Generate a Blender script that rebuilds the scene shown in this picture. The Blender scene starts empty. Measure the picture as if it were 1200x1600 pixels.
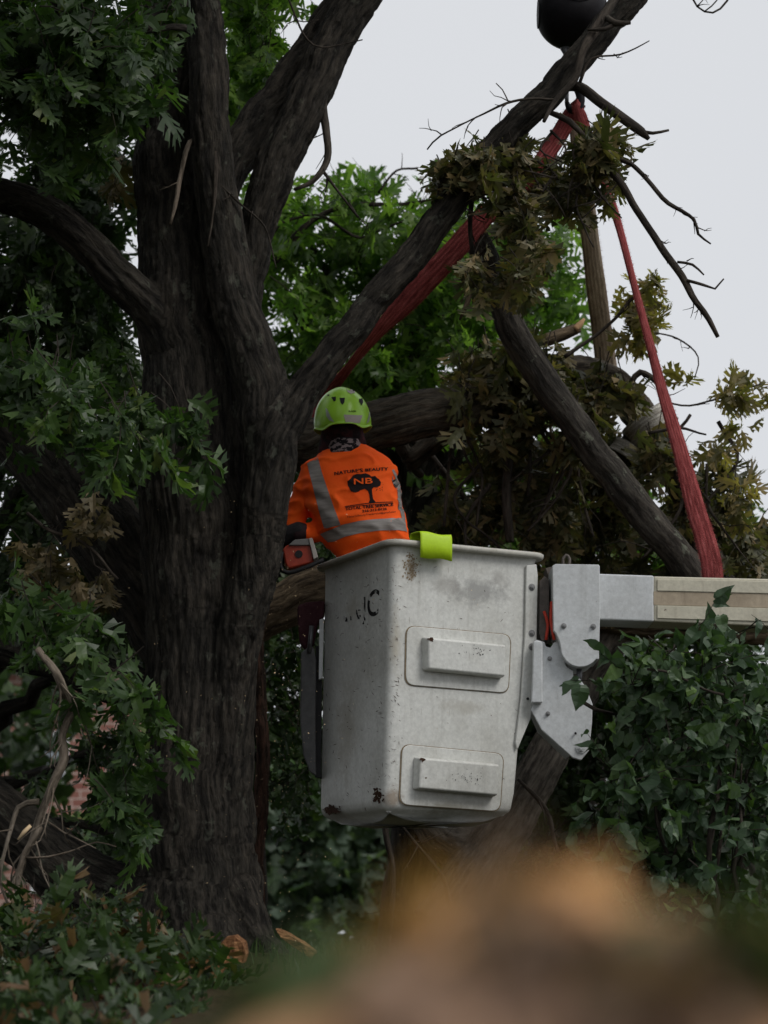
import bpy, bmesh, math
import numpy as np
from mathutils import Vector
from mathutils.bvhtree import BVHTree

# ------------------------------------------------------------------ camera, sky, sun
SC = bpy.context.scene
COL = SC.collection
H = 0.5                                   # eye height: crouching behind a heap
PITCH = math.atan(666 / 3200)
cam = bpy.data.cameras.new('camera')
camo = bpy.data.objects.new('camera', cam)
COL.objects.link(camo)
camo.location = (0, 0, H)
camo.rotation_euler = (math.pi / 2 + PITCH, 0, 0)
cam.sensor_fit = 'VERTICAL'
cam.sensor_height = 36
cam.lens = 72
cam.clip_start = 0.05
cam.clip_end = 2000
cam.dof.use_dof = True
cam.dof.focus_distance = 8.15
cam.dof.aperture_fstop = 3.0
SC.camera = camo
SC.render.resolution_x = 768
SC.render.resolution_y = 1024

SUN_EL, SUN_AZ = math.radians(46), math.radians(124)     # azimuth clockwise from +Y (view direction)
W = bpy.data.worlds.new('World')
SC.world = W
W.use_nodes = True
nt = W.node_tree
nt.nodes.clear()
o_ = nt.nodes.new('ShaderNodeOutputWorld')
mx = nt.nodes.new('ShaderNodeMixShader')
b1 = nt.nodes.new('ShaderNodeBackground')
b2 = nt.nodes.new('ShaderNodeBackground')
sk = nt.nodes.new('ShaderNodeTexSky')
sk.sky_type = 'NISHITA'
sk.sun_disc = False
sk.sun_elevation = SUN_EL
sk.sun_rotation = SUN_AZ
b1.inputs[1].default_value = 0.08
cn = nt.nodes.new('ShaderNodeTexNoise')
cn.inputs['Scale'].default_value = 1.6
cn.inputs['Detail'].default_value = 4
cr = nt.nodes.new('ShaderNodeValToRGB')
cr.color_ramp.elements[0].color = (0.685, 0.705, 0.745, 1)
cr.color_ramp.elements[1].color = (0.76, 0.775, 0.80, 1)
tcw = nt.nodes.new('ShaderNodeTexCoord')
nt.links.new(tcw.outputs['Generated'], cn.inputs['Vector'])
nt.links.new(cn.outputs[0], cr.inputs[0])
nt.links.new(cr.outputs[0], b2.inputs[0])
b2.inputs[1].default_value = 1.0
nt.links.new(sk.outputs[0], b1.inputs[0])
mx.inputs[0].default_value = 0.95
nt.links.new(b1.outputs[0], mx.inputs[1])
nt.links.new(b2.outputs[0], mx.inputs[2])
nt.links.new(mx.outputs[0], o_.inputs[0])

sl = bpy.data.lights.new('sun', 'SUN')
sl.energy = 1.8
sl.angle = math.radians(25)
sl.color = (1.0, 0.97, 0.93)
so = bpy.data.objects.new('sun', sl)
COL.objects.link(so)
sd = Vector((math.sin(SUN_AZ) * math.cos(SUN_EL), math.cos(SUN_AZ) * math.cos(SUN_EL), math.sin(SUN_EL)))
so.rotation_euler = sd.to_track_quat('Z', 'Y').to_euler()
so.location = sd * 20

SC.view_settings.view_transform = 'Standard'
SC.view_settings.look = 'None'
SC.view_settings.gamma = 1
SC.view_settings.exposure = 0.0
SC.render.engine = 'CYCLES'

# ------------------------------------------------------------------ helpers
CA, SA = math.cos(PITCH), math.sin(PITCH)
CAM = np.array([0, 0, H])


def ray(px, py):
    a = (px - 600) / 3200
    b = (800 - py) / 3200
    return np.array([a, CA - SA * b, SA + CA * b])


def P(px, py, d):
    r = ray(px, py)
    return CAM + r * (d / r[1])


def M(px, d):                             # metres for px pixels at depth d
    return px * d / (3200 * CA)


def norm(v):
    v = np.asarray(v, float)
    n = np.linalg.norm(v, axis=-1, keepdims=True)
    return v / np.maximum(n, 1e-9)


rng = np.random.default_rng(7)

_perm = np.random.default_rng(3).permutation(4096)


def _h(ix, iy, iz):
    return _perm[(_perm[(_perm[ix & 4095] + iy) & 4095] + iz) & 4095] / 4095.0


def vnoise(p):
    """smooth value noise -1..1 of (n,3)"""
    p = np.asarray(p, float)
    i = np.floor(p).astype(int)
    f = p - i
    f = f * f * (3 - 2 * f)
    x, y, z = i.T
    fx, fy, fz = f.T
    r = 0
    for dx in (0, 1):
        for dy in (0, 1):
            for dz in (0, 1):
                w = (fx if dx else 1 - fx) * (fy if dy else 1 - fy) * (fz if dz else 1 - fz)
                r = r + w * _h(x + dx, y + dy, z + dz)
    return r * 2 - 1


def fbm(p, o=3):
    p = np.asarray(p, float)
    r = 0
    a = 1
    for k in range(o):
        r = r + a * vnoise(p * 2 ** k + 17.3 * k)
        a *= .5
    return r / 1.75


class Acc:
    """collects vertices / faces / a bark-coordinate attribute"""
    def __init__(s):
        s.v = []
        s.t = []
        s.q = []
        s.a = []
        s.n = 0
        s.subs = []

    def add(s, v, q=None, t=None, a=None):
        v = np.asarray(v, float)
        s.v.append(v)
        if q is not None and len(q):
            s.q.append(np.asarray(q, int) + s.n)
        if t is not None and len(t):
            s.t.append(np.asarray(t, int) + s.n)
        s.a.append(np.zeros((len(v), 3)) if a is None else a)
        s.n += len(v)

    def mesh(s, name, origin=(0, 0, 0), smooth=True):
        v = np.concatenate(s.v) - np.asarray(origin, float)
        a = np.concatenate(s.a)
        q = np.concatenate(s.q) if s.q else np.zeros((0, 4), int)
        t = np.concatenate(s.t) if s.t else np.zeros((0, 3), int)
        me = bpy.data.meshes.new(name)
        me.vertices.add(len(v))
        me.vertices.foreach_set('co', v.ravel())
        nl = q.size + t.size
        me.loops.add(nl)
        me.loops.foreach_set('vertex_index', np.concatenate([q.ravel(), t.ravel()]))
        me.polygons.add(len(q) + len(t))
        st = np.concatenate([np.arange(len(q)) * 4, q.size + np.arange(len(t)) * 3])
        me.polygons.foreach_set('loop_start', st)
        me.update(calc_edges=True)
        me.polygons.foreach_set('use_smooth', np.full(len(q) + len(t), smooth))
        at = me.attributes.new('bk', 'FLOAT_VECTOR', 'POINT')
        at.data.foreach_set('vector', a.ravel())
        me.validate()
        return me


def tag(o, label=None, cat=None, group=None, kind=None):
    if label:
        o['label'] = label
    if cat:
        o['category'] = cat
    if group:
        o['group'] = group
    if kind:
        o['kind'] = kind
    return o


def thing(name, loc, label, cat, group=None, kind=None):
    o = bpy.data.objects.new(name, None)
    o.empty_display_size = .1
    COL.objects.link(o)
    o.location = [float(c) for c in loc]
    return tag(o, label, cat, group, kind)


def org(parent):
    if parent is None:
        return np.zeros(3)
    r = parent
    while r.parent:
        r = r.parent
    return np.array(r.location)


def link(name, me, m, parent=None, label=None):
    o = bpy.data.objects.new(name, me)
    COL.objects.link(o)
    if m:
        me.materials.append(m)
    o.parent = parent
    if label:
        o['label'] = label
    return o


def put(name, acc, m, parent=None, smooth=True, label=None, loc=None):
    o = None
    for sb in acc.subs:
        o = put(name, sb, m, parent, smooth, label, loc)
    if not acc.v:
        return o
    og = org(parent) if parent else (np.zeros(3) if loc is None else np.asarray(loc, float))
    o = link(name, acc.mesh(name, og, smooth), m, parent, label)
    if not parent and loc is not None:
        o.location = [float(c) for c in loc]
    return o


def bm_put(name, bm, m, parent=None, bevel=0, smooth=False, label=None, loc=None, seg=2):
    og = org(parent) if parent else (np.zeros(3) if loc is None else np.asarray(loc, float))
    for v in bm.verts:
        v.co -= Vector(og)
    bmesh.ops.recalc_face_normals(bm, faces=bm.faces)
    me = bpy.data.meshes.new(name)
    bm.to_mesh(me)
    bm.free()
    for p in me.polygons:
        p.use_smooth = smooth or bevel > 0
    o = link(name, me, m, parent, label)
    if bevel:
        md = o.modifiers.new('bevel', 'BEVEL')
        md.width = bevel
        md.segments = seg
        md.limit_method = 'ANGLE'
        md.angle_limit = math.radians(35)
        md.harden_normals = True
    if not parent and loc is not None:
        o.location = [float(c) for c in loc]
    return o


def cr_path(pts, step):
    """Catmull-Rom resample of rows [x,y,z,r]"""
    p = np.asarray(pts, float)
    if len(p) == 2:
        n = max(2, int(np.linalg.norm(p[1, :3] - p[0, :3]) / step))
        t = np.linspace(0, 1, n + 1)[:, None]
        return p[0] * (1 - t) + p[1] * t
    q = np.vstack([2 * p[0] - p[1], p, 2 * p[-1] - p[-2]])
    out = []
    for i in range(1, len(q) - 2):
        n = max(1, int(np.linalg.norm(q[i + 1, :3] - q[i, :3]) / step))
        t = (np.arange(n) / n)[:, None]
        a, b, c, d = q[i - 1], q[i], q[i + 1], q[i + 2]
        out.append(.5 * ((2 * b) + (c - a) * t + (2 * a - 5 * b + 4 * c - d) * t ** 2 + (3 * b - a - 3 * c + d) * t ** 3))
    out.append(p[-1:])
    out = np.vstack(out)
    out[:, 3] = np.maximum(out[:, 3], 1e-4)
    return out


def frames(p):
    t = norm(np.gradient(p, axis=0))
    n = np.zeros_like(t)
    ref = np.array([0, 1, 0.]) if abs(t[0][1]) < .9 else np.array([1, 0, 0.])
    n[0] = norm(np.cross(t[0], ref))
    for i in range(1, len(p)):
        w = n[i - 1] - t[i] * np.dot(n[i - 1], t[i])
        n[i] = norm(w)
    return t, n, np.cross(t, n)


def tube(acc, pts, sides=8, step=.05, rough=0., wob=0., cap=True, seed=0.):
    p = cr_path(pts, step)
    if wob:
        s = np.cumsum(np.r_[0, np.linalg.norm(np.diff(p[:, :3], axis=0), axis=1)])
        for k in range(3):
            p[:, k] += wob * vnoise(np.c_[s * 9, s * 0 + 3.1 * k + seed, s * 0 + seed])
    t, n, b = frames(p[:, :3])
    m = len(p)
    an = np.linspace(0, 2 * np.pi, sides, endpoint=False)
    s = np.cumsum(np.r_[0, np.linalg.norm(np.diff(p[:, :3], axis=0), axis=1)])
    c, si = np.cos(an), np.sin(an)
    r = p[:, 3][:, None] * np.ones(sides)
    perp = np.stack([r * c, r * si, s[:, None] * np.ones(sides)], -1) + np.array([seed * 7.7, seed * 3.3, 0])
    if rough:
        r = r * (1 + rough * vnoise((perp * [9, 9, 5]).reshape(-1, 3)).reshape(m, sides))
    v = p[:, None, :3] + n[:, None] * (r * c)[..., None] + b[:, None] * (r * si)[..., None]
    i = np.arange(m - 1)[:, None] * sides
    j = np.arange(sides)[None]
    j2 = (j + 1) % sides
    q = np.stack([i + j, i + j2, i + sides + j2, i + sides + j], -1).reshape(-1, 4)
    v = v.reshape(-1, 3)
    a = perp.reshape(-1, 3)
    tr = None
    if cap:
        v = np.vstack([v, p[0, :3], p[-1, :3]])
        a = np.vstack([a, [0, 0, 0], [0, 0, s[-1]]])
        k0 = m * sides
        jj = np.arange(sides)
        jn = (jj + 1) % sides
        tr = np.vstack([np.c_[jn, jj, np.full(sides, k0)],
                        np.c_[(m - 1) * sides + jj, (m - 1) * sides + jn, np.full(sides, k0 + 1)]])
    acc.add(v, q, tr, a)
    return p


def pxpath(rows):
    """rows (px,py,halfwidth_px,depth) -> x,y,z,r"""
    return [list(P(r[0], r[1], r[3])) + [M(r[2], r[3])] for r in rows]


def new_me(ob_me, mods, name):
    ob = bpy.data.objects.new('tmp', ob_me)
    COL.objects.link(ob)
    for typ, kw in mods:
        md = ob.modifiers.new(typ, typ)
        for k, v in kw.items():
            setattr(md, k, v)
    dg = bpy.context.evaluated_depsgraph_get()
    me = bpy.data.meshes.new_from_object(ob.evaluated_get(dg))
    me.name = name
    bpy.data.objects.remove(ob)
    return me


def me_np(me):
    v = np.zeros(len(me.vertices) * 3)
    me.vertices.foreach_get('co', v)
    n = np.zeros(len(me.vertices) * 3)
    me.vertices.foreach_get('normal', n)
    return v.reshape(-1, 3), n.reshape(-1, 3)


def bark_tree(name, paths, voxel, m, parent, depth=.012, smooth=4, lead=0):
    """limbs fused into one continuous barked surface; `lead` favours the first path's grain"""
    A = Acc()
    segs = []
    off = 0
    for pts in paths:
        p = tube(A, pts, sides=28, step=.05, rough=.05, wob=.012, seed=off * 1.7)
        s = np.cumsum(np.r_[0, np.linalg.norm(np.diff(p[:, :3], axis=0), axis=1)])
        t, n, b = frames(p[:, :3])
        segs.append((p, s, t, n, b, off))
        off += 1
    me = new_me(A.mesh('x'), [('REMESH', dict(mode='VOXEL', voxel_size=voxel)),
                              ('SMOOTH', dict(factor=.5, iterations=smooth))], name)
    v, nr = me_np(me)
    best = np.full(len(v), 1e9)
    at = np.zeros((len(v), 3))
    fs = np.zeros(len(v))
    ws = np.zeros(len(v)) + 1e-12
    for (p, s, t, n, b, k) in segs:
        for i0 in range(0, len(v), 20000):
            vv = v[i0:i0 + 20000]
            d = np.linalg.norm(vv[:, None] - p[None, :, :3], axis=2)
            sc = d / (p[None, :, 3])
            i = sc.argmin(1)
            w = vv - p[i, :3]
            al = s[i] + (w * t[i]).sum(1)
            c = np.c_[(w * n[i]).sum(1), (w * b[i]).sum(1), al]
            c[:, 0] += k * 3.7
            dd = sc[np.arange(len(vv)), i]
            if lead and k == 1:
                dd = dd * (1 + .8 * np.clip((s[i] - lead) / .5, 0, 1))
            mk = dd < best[i0:i0 + 20000]
            best[i0:i0 + 20000][mk] = dd[mk]
            at[i0:i0 + 20000][mk] = c[mk]
            f = 1.1 * np.minimum(np.abs(vnoise(c * [44, 44, 6])) * 2.2, 1) * .6 + .4 * np.minimum(np.abs(vnoise(c * [84, 84, 16] + 5)) * 2, 1)
            f = (f - .5) * depth * 1.7 + fbm(c * [5, 5, 2.2] + 9) * depth * .6
            w_ = np.exp(-9 * np.maximum(dd - .6, 0))
            fs[i0:i0 + 20000] += f * w_
            ws[i0:i0 + 20000] += w_
    v2 = v + nr * (fs / ws)[:, None]
    if parent:
        v2 -= org(parent)
    me.vertices.foreach_set('co', v2.ravel())
    A_ = me.attributes.get('bk')
    if A_:
        me.attributes.remove(A_)
    A_ = me.attributes.new('bk', 'FLOAT_VECTOR', 'POINT')
    A_.data.foreach_set('vector', at.ravel())
    me.update()
    me.polygons.foreach_set('use_smooth', np.full(len(me.polygons), True))
    return link(name, me, m, parent)


# ------------------------------------------------------------------ materials
def mat(name):
    m = bpy.data.materials.new(name)
    m.use_nodes = True
    nt = m.node_tree
    nt.nodes.clear()
    out = nt.nodes.new('ShaderNodeOutputMaterial')
    return m, nt, out


def N(nt, typ, **kw):
    n = nt.nodes.new(typ)
    for k, v in kw.items():
        if k in n.inputs:
            n.inputs[k].default_value = v
        else:
            setattr(n, k, v)
    return n


def ramp(nt, src, stops):
    r = nt.nodes.new('ShaderNodeValToRGB')
    e = r.color_ramp.elements
    while len(e) < len(stops):
        e.new(.5)
    for i, (p, c) in enumerate(stops):
        e[i].position = p
        e[i].color = (*c, 1) if len(c) == 3 else c
    nt.links.new(src, r.inputs[0])
    return r.outputs[0]


def noise(nt, vec, scale, detail=4, rough=.6, mapscale=None):
    if mapscale:
        mp = nt.nodes.new('ShaderNodeMapping')
        mp.inputs['Scale'].default_value = mapscale
        nt.links.new(vec, mp.inputs[0])
        vec = mp.outputs[0]
    n = nt.nodes.new('ShaderNodeTexNoise')
    n.inputs['Scale'].default_value = scale
    n.inputs['Detail'].default_value = detail
    n.inputs['Roughness'].default_value = rough
    if vec is not None:
        nt.links.new(vec, n.inputs['Vector'])
    return n.outputs[0]


def mixc(nt, fac, a, b, mode='MIX'):
    m = nt.nodes.new('ShaderNodeMix')
    m.data_type = 'RGBA'
    m.blend_type = mode
    for s, idx in ((fac, 0), (a, 6), (b, 7)):
        if isinstance(s, (int, float)):
            m.inputs[idx].default_value = s
        elif isinstance(s, tuple):
            m.inputs[idx].default_value = (*s, 1)
        else:
            nt.links.new(s, m.inputs[idx])
    return m.outputs[2]


def bump(nt, h, strength, dist, nrm=None):
    b = nt.nodes.new('ShaderNodeBump')
    b.inputs['Strength'].default_value = strength
    b.inputs['Distance'].default_value = dist
    nt.links.new(h, b.inputs['Height'])
    if nrm:
        nt.links.new(nrm, b.inputs['Normal'])
    return b.outputs[0]


def pbsdf(nt, out, col, rough=.6, spec=.3, nrm=None, metal=0):
    p = nt.nodes.new('ShaderNodeBsdfPrincipled')
    if isinstance(col, tuple):
        p.inputs['Base Color'].default_value = (*col, 1)
    else:
        nt.links.new(col, p.inputs['Base Color'])
    if isinstance(rough, (int, float)):
        p.inputs['Roughness'].default_value = rough
    else:
        nt.links.new(rough, p.inputs['Roughness'])
    p.inputs['Specular IOR Level'].default_value = spec
    p.inputs['Metallic'].default_value = metal
    if nrm:
        nt.links.new(nrm, p.inputs['Normal'])
    nt.links.new(p.outputs[0], out.inputs[0])
    return p


def bark_mat(name, dark, mid, light, lichen=.0, bs=.9):
    m, nt, out = mat(name)
    at = N(nt, 'ShaderNodeAttribute', attribute_name='bk').outputs['Vector']
    fur = noise(nt, at, 1, 6, .70, (42, 42, 7))
    fine = noise(nt, at, 1, 5, .75, (130, 130, 36))
    patch = noise(nt, at, 1, 3, .6, (4, 4, 2))
    c = ramp(nt, fur, [(.40, dark), (.50, mid), (.66, light)])
    c = mixc(nt, .6, c, ramp(nt, fine, [(.3, (.55, .55, .55)), (.7, (1.35, 1.33, 1.3))]), 'MULTIPLY')
    c = mixc(nt, .75, c, ramp(nt, patch, [(.3, (.72, .73, .70)), (.7, (1.28, 1.2, 1.12))]), 'MULTIPLY')
    if lichen:
        l = noise(nt, at, 1, 4, .7, (13, 13, 9))
        lf = ramp(nt, l, [(.60, (0, 0, 0)), (.66, (lichen, lichen, lichen))])
        c = mixc(nt, lf, c, (.17, .18, .14))
    b = bump(nt, fur, bs, .035)
    b = bump(nt, fine, .8, .010, b)
    pbsdf(nt, out, c, .85, .15, b)
    return m


def leaf_mat(name, cols, back=.35, rough=.42, var=1.0):
    m, nt, out = mat(name)
    g = N(nt, 'ShaderNodeNewGeometry')
    c = ramp(nt, g.outputs['Random Per Island'], cols)
    at = N(nt, 'ShaderNodeTexCoord').outputs['Object']
    n = noise(nt, at, 30, 3, .6)
    c = mixc(nt, .5, c, ramp(nt, n, [(.3, (.7, .7, .7)), (.7, (1.3, 1.3, 1.3))]), 'MULTIPLY')
    p = nt.nodes.new('ShaderNodeBsdfPrincipled')
    nt.links.new(c, p.inputs['Base Color'])
    p.inputs['Roughness'].default_value = rough
    p.inputs['Specular IOR Level'].default_value = .35
    tr = nt.nodes.new('ShaderNodeBsdfTranslucent')
    tc = mixc(nt, 1.0, c, (1.5, 1.9, .7), 'MULTIPLY')
    nt.links.new(tc, tr.inputs[0])
    ms = nt.nodes.new('ShaderNodeMixShader')
    ms.inputs[0].default_value = back
    nt.links.new(p.outputs[0], ms.inputs[1])
    nt.links.new(tr.outputs[0], ms.inputs[2])
    nt.links.new(ms.outputs[0], out.inputs[0])
    return m


def plain(name, col, rough=.6, spec=.3, var=.15, scale=40, bmp=0, metal=0):
    m, nt, out = mat(name)
    oc = N(nt, 'ShaderNodeTexCoord').outputs['Object']
    n = noise(nt, oc, scale, 5, .65)
    c = mixc(nt, 1.0, col, ramp(nt, n, [(.25, (1 - var,) * 3), (.75, (1 + var,) * 3)]), 'MULTIPLY')
    pbsdf(nt, out, c, rough, spec, bump(nt, n, bmp, .003) if bmp else None, metal)
    return m


M_bark = bark_mat('oak_bark', (.010, .009, .008), (.031, .028, .024), (.066, .058, .049), .3)
M_bark2 = bark_mat('limb_bark', (.022, .020, .018), (.052, .047, .042), (.10, .092, .08), .7, .6)
M_limb = bark_mat('pale_limb_bark', (.030, .026, .022), (.078, .067, .055), (.15, .13, .105), .5, .7)
M_bark3 = bark_mat('grey_bark', (.05, .045, .04), (.12, .108, .095), (.21, .19, .165), .3, .5)
M_twig = bark_mat('twig_bark', (.025, .021, .018), (.05, .042, .036), (.09, .078, .066), 0, .3)
M_stick = bark_mat('dead_stick', (.07, .058, .046), (.16, .135, .11), (.28, .24, .2), 0, .4)
M_dust = bark_mat('dusty_bark', (.06, .045, .033), (.15, .115, .08), (.30, .235, .16), 0, .7)
G = leaf_mat('oak_leaf', [(0, (.022, .044, .015)), (.5, (.040, .074, .024)), (.93, (.072, .12, .038)), (1, (.12, .15, .042))])
GB = leaf_mat('oak_leaf_light', [(0, (.048, .095, .024)), (.5, (.092, .16, .038)), (1, (.17, .25, .06))], .5)
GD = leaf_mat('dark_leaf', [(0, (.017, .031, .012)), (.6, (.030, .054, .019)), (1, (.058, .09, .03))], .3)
WL = leaf_mat('wilted_leaf', [(0, (.045, .048, .022)), (.45, (.090, .088, .040)), (.72, (.15, .125, .06)), (.92, (.17, .13, .065)), (1, (.24, .17, .08))], .25, .5)
TL = leaf_mat('tan_leaf', [(0, (.09, .085, .035)), (.5, (.19, .15, .065)), (1, (.32, .23, .10))], .4, .5)
LL = leaf_mat('lilac_leaf', [(0, (.032, .058, .030)), (.6, (.055, .092, .048)), (.93, (.085, .13, .06)), (1, (.13, .22, .05))], .25, .48)

# ------------------------------------------------------------------ leaves
def oak_template():
    """pin-oak leaf: narrow blade with pointed, deeply cut lobes; unit length along y"""
    V, T = [], []

    def tri(*pts):
        i = len(V)
        V.extend(pts)
        for k in range(1, len(pts) - 1):
            T.append((i, i + k, i + k + 1))
    ys = [0, .14, .24, .42, .50, .68, .76, .90, 1.02]
    ws = [.012, .08, .15, .14, .16, .14, .14, .10, .0]
    C = []
    for y, w in zip(ys, ws):
        C.append(((-w, y), (0, y), (w, y)))
    idx = {}

    def vid(p):
        k = (round(p[0], 4), round(p[1], 4))
        if k not in idx:
            idx[k] = len(V)
            V.append(p)
        return idx[k]
    for a, b in zip(C[:-1], C[1:]):
        for s in (0, 1):
            q = [vid(a[s]), vid(a[s + 1]), vid(b[s + 1]), vid(b[s])]
            T.append((q[0], q[1], q[2]))
            if len(set(q)) == 4 and q[2] != q[3]:
                T.append((q[0], q[2], q[3]))
    lobes = [
        ((.08, .14), (.15, .24), (.27, .36), (.24, .17), [(.36, .24)], [(.33, .44)]),
        ((.14, .40), (.16, .52), (.38, .68), (.35, .46), [(.54, .54)], [(.48, .78)]),
        ((.14, .66), (.14, .78), (.32, .94), (.31, .73), [(.46, .86)], [(.36, 1.03)]),
        ((.10, .90), (.04, .98), (.13, 1.05), (.15, .95), [(.22, 1.05)], [(.13, 1.15)]),
    ]
    for s in (-1, 1):
        for a, b, c, d, t1, t2 in lobes:
            f = lambda p: vid((p[0] * s, p[1]))
            A, B, Cc, D = f(a), f(b), f(c), f(d)
            T.append((A, D, Cc))
            T.append((A, Cc, B))
            T.append((D, f(t1[0]), Cc))
            m = ((c[0] + t2[0][0]) / 2 - .03, (c[1] + t2[0][1]) / 2)
            T.append((Cc, f(t2[0]), f(m)))
            T.append((Cc, f(m), B))
    V2 = np.array(V)
    return V2, np.array(T)


def heart_template():
    o = [(0, .0), (.16, -.06), (.31, .04), (.37, .20), (.33, .40), (.22, .62), (.10, .80), (0, 1.0)]
    mid = [(0, 0), (0, .05), (0, .12), (0, .25), (0, .42), (0, .62), (0, .80), (0, 1.0)]
    V = [(0, 0)]
    for i in range(1, 7):
        V.append(mid[i])
    V.append((0, 1.0))
    T = []
    for s in (-1, 1):
        b = len(V)
        V += [(x * s, y) for x, y in o[1:7]]
        T.append((0, 1, b))
        for i in range(5):
            T.append((1 + i, 2 + i, b + i + 1))
            T.append((1 + i, b + i + 1, b + i))
        T.append((6, 7, b + 5))
    return np.array(V, float), np.array(T)


def simple_template():
    V = [(0, 0), (.22, .15), (.12, .3), (.40, .5), (.14, .62), (.28, .85), (0, 1.05), (-.28, .85), (-.14, .62), (-.40, .5), (-.12, .3), (-.22, .15), (0, .5)]
    T = [(12, i, i % 11 + 1) for i in range(0, 12)]
    T = [(12, i, (i + 1) % 12) for i in range(12)]
    return np.array(V, float), np.array(T)


OAK, HEART, SIMPLE = oak_template(), heart_template(), simple_template()


def leaf_acc(acc, tmpl, pos, dirs, nrm, size, curl, fold=.4):
    V, T = tmpl
    n = len(pos)
    d = norm(dirs)
    x = norm(np.cross(d, nrm))
    z = np.cross(x, d)
    vx, vy = V[:, 0], V[:, 1]
    curl = np.asarray(curl) * np.ones(n)
    fo = fold * rng.uniform(.2, 1.6, n) * rng.choice([1, 1, -1], n)
    tw = rng.normal(0, .7, n)
    zz = -curl[:, None] * vy ** 2 * .5 + fo[:, None] * np.abs(vx) + tw[:, None] * vx * vy + .05 * np.sin(vy * 9 + fo[:, None] * 30) * 1
    yy = vy[None] * (1 - .18 * np.abs(curl[:, None]) * vy)
    sx = rng.uniform(.6, 1.15, n)
    v = pos[:, None] + size[:, None, None] * (x[:, None] * (vx[None] * sx[:, None])[..., None] + d[:, None] * yy[..., None] + z[:, None] * zz[..., None])
    t = (T[None] + (np.arange(n) * len(V))[:, None, None]).reshape(-1, 3)
    acc.add(v.reshape(-1, 3), None, t)


def rand_dir(n, bias=(0, 0, 0)):
    return norm(norm(rng.normal(size=(n, 3))) + np.array(bias))


def sprays(la, ta, centers, dirs, tmpl=OAK, length=.38, nleaf=9, size=.11, droop=.5, upn=1.0, curl=.3, twig=.0022, tight=1.0, twigs=True):
    """leafy twigs: each has a curved stem and alternating leaves along its outer part"""
    PP, DD, NN, SS, CC = [], [], [], [], []
    for c, d in zip(centers, dirs):
        L = length * rng.uniform(.6, 1.35)
        d = norm(d)
        k = 5
        pts = [c]
        cur = d.copy()
        for i in range(k):
            cur = norm(cur + np.array([0, 0, -droop * .28]) + rng.normal(0, .14, 3))
            pts.append(pts[-1] + cur * L / k)
        pts = np.array(pts)
        if twigs:
            tube(ta, np.c_[pts, np.linspace(twig * 1.5, twig * .5, k + 1)], sides=3, step=L, cap=False)
        m = max(3, int(nleaf * rng.uniform(.7, 1.3)))
        u = np.sort(rng.uniform(.15, 1, m)) * k * .999
        i = u.astype(int)
        f = (u - i)[:, None]
        p = pts[i] * (1 - f) + pts[i + 1] * f
        td = norm(pts[i + 1] - pts[i])
        side = norm(np.cross(td, rand_dir(m, (0, 0, .8))))
        side *= np.where(np.arange(m) % 2, 1, -1)[:, None]
        ld = norm(td * .7 + side * tight + rng.normal(0, .35, (m, 3)) + np.array([0, 0, -droop]))
        PP.append(p)
        DD.append(ld)
        NN.append(rand_dir(m, (0, -.3 * upn, upn)))
        SS.append(size * rng.uniform(.5, 1.2, m))
        CC.append(rng.normal(curl, .5, m))
    leaf_acc(la, tmpl, np.concatenate(PP), np.concatenate(DD), np.concatenate(NN), np.concatenate(SS), np.concatenate(CC))


def in_ell(n, px, py, rx, ry, d0, d1, ang=0, edge=0.):
    """n points in an ellipsoid whose extents are given at its own depth"""
    q = norm(rng.normal(size=(n, 3))) * (rng.uniform(edge, 1, n) ** (1 / 2.2))[:, None]
    ca, sa = math.cos(ang), math.sin(ang)
    out = []
    for a, b, c in q:
        x, y = a * rx, b * ry
        out.append(P(px + x * ca - y * sa, py + x * sa + y * ca, (d0 + d1) / 2 + c * (d1 - d0) / 2))
    return np.array(out), q


def cloud(la, ta, blobs, tmpl=OAK, **kw):
    bias = kw.pop('bias', (0, 0, -.2))
    for bl in blobs:
        px, py, rx, ry, d0, d1, n = bl[:7]
        c, q = in_ell(n, px, py, rx, ry, d0, d1, bl[7] if len(bl) > 7 else 0)
        dr = norm(np.c_[q[:, 0], q[:, 2], -q[:, 1]] * .8 + rng.normal(0, .5, (n, 3)) + np.array(bias))
        sprays(la, ta, c - dr * kw.get('length', .38) * .5, dr, tmpl, **kw)


def bare(acc, rows, sides=6, wob=.012, n=0, tl=.18, tr=.0022, step=.03, spread=1.0, merge=False):
    """a bare branch with crooked side twigs, an object of its own unless merged"""
    if not merge:
        acc.subs.append(Acc())
        acc = acc.subs[-1]
    pts = pxpath(rows)
    s0 = float(rng.uniform(0, 9))
    p = tube(acc, pts, sides=sides, step=step, rough=.25, wob=wob, seed=s0)
    for _ in range(n):
        i = int(rng.uniform(.15, .98) * (len(p) - 2))
        t = norm(p[i + 1, :3] - p[i, :3])
        d = norm(t * .9 + rand_dir(1)[0] * spread * np.array([1, .5, 1]))
        L = tl * rng.uniform(.4, 1.3)
        q = [p[i, :3]]
        for k in range(4):
            d = norm(d + rng.normal(0, .28, 3))
            q.append(q[-1] + d * L / 4)
        q = np.array(q)
        tube(acc, np.c_[q, np.linspace(tr * 1.4, tr * .5, 5)], sides=4, step=.03, wob=.006, seed=rng.uniform(0, 9))
        if rng.random() < .6:
            d2 = norm(d + rand_dir(1)[0])
            tube(acc, np.c_[np.array([q[2], q[2] + d2 * L * .3, q[2] + d2 * L * .5 + rng.normal(0, .01, 3)]), [tr, tr * .7, tr * .4]], sides=3, step=.03, wob=.005, seed=rng.uniform(0, 9))
    return p


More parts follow.
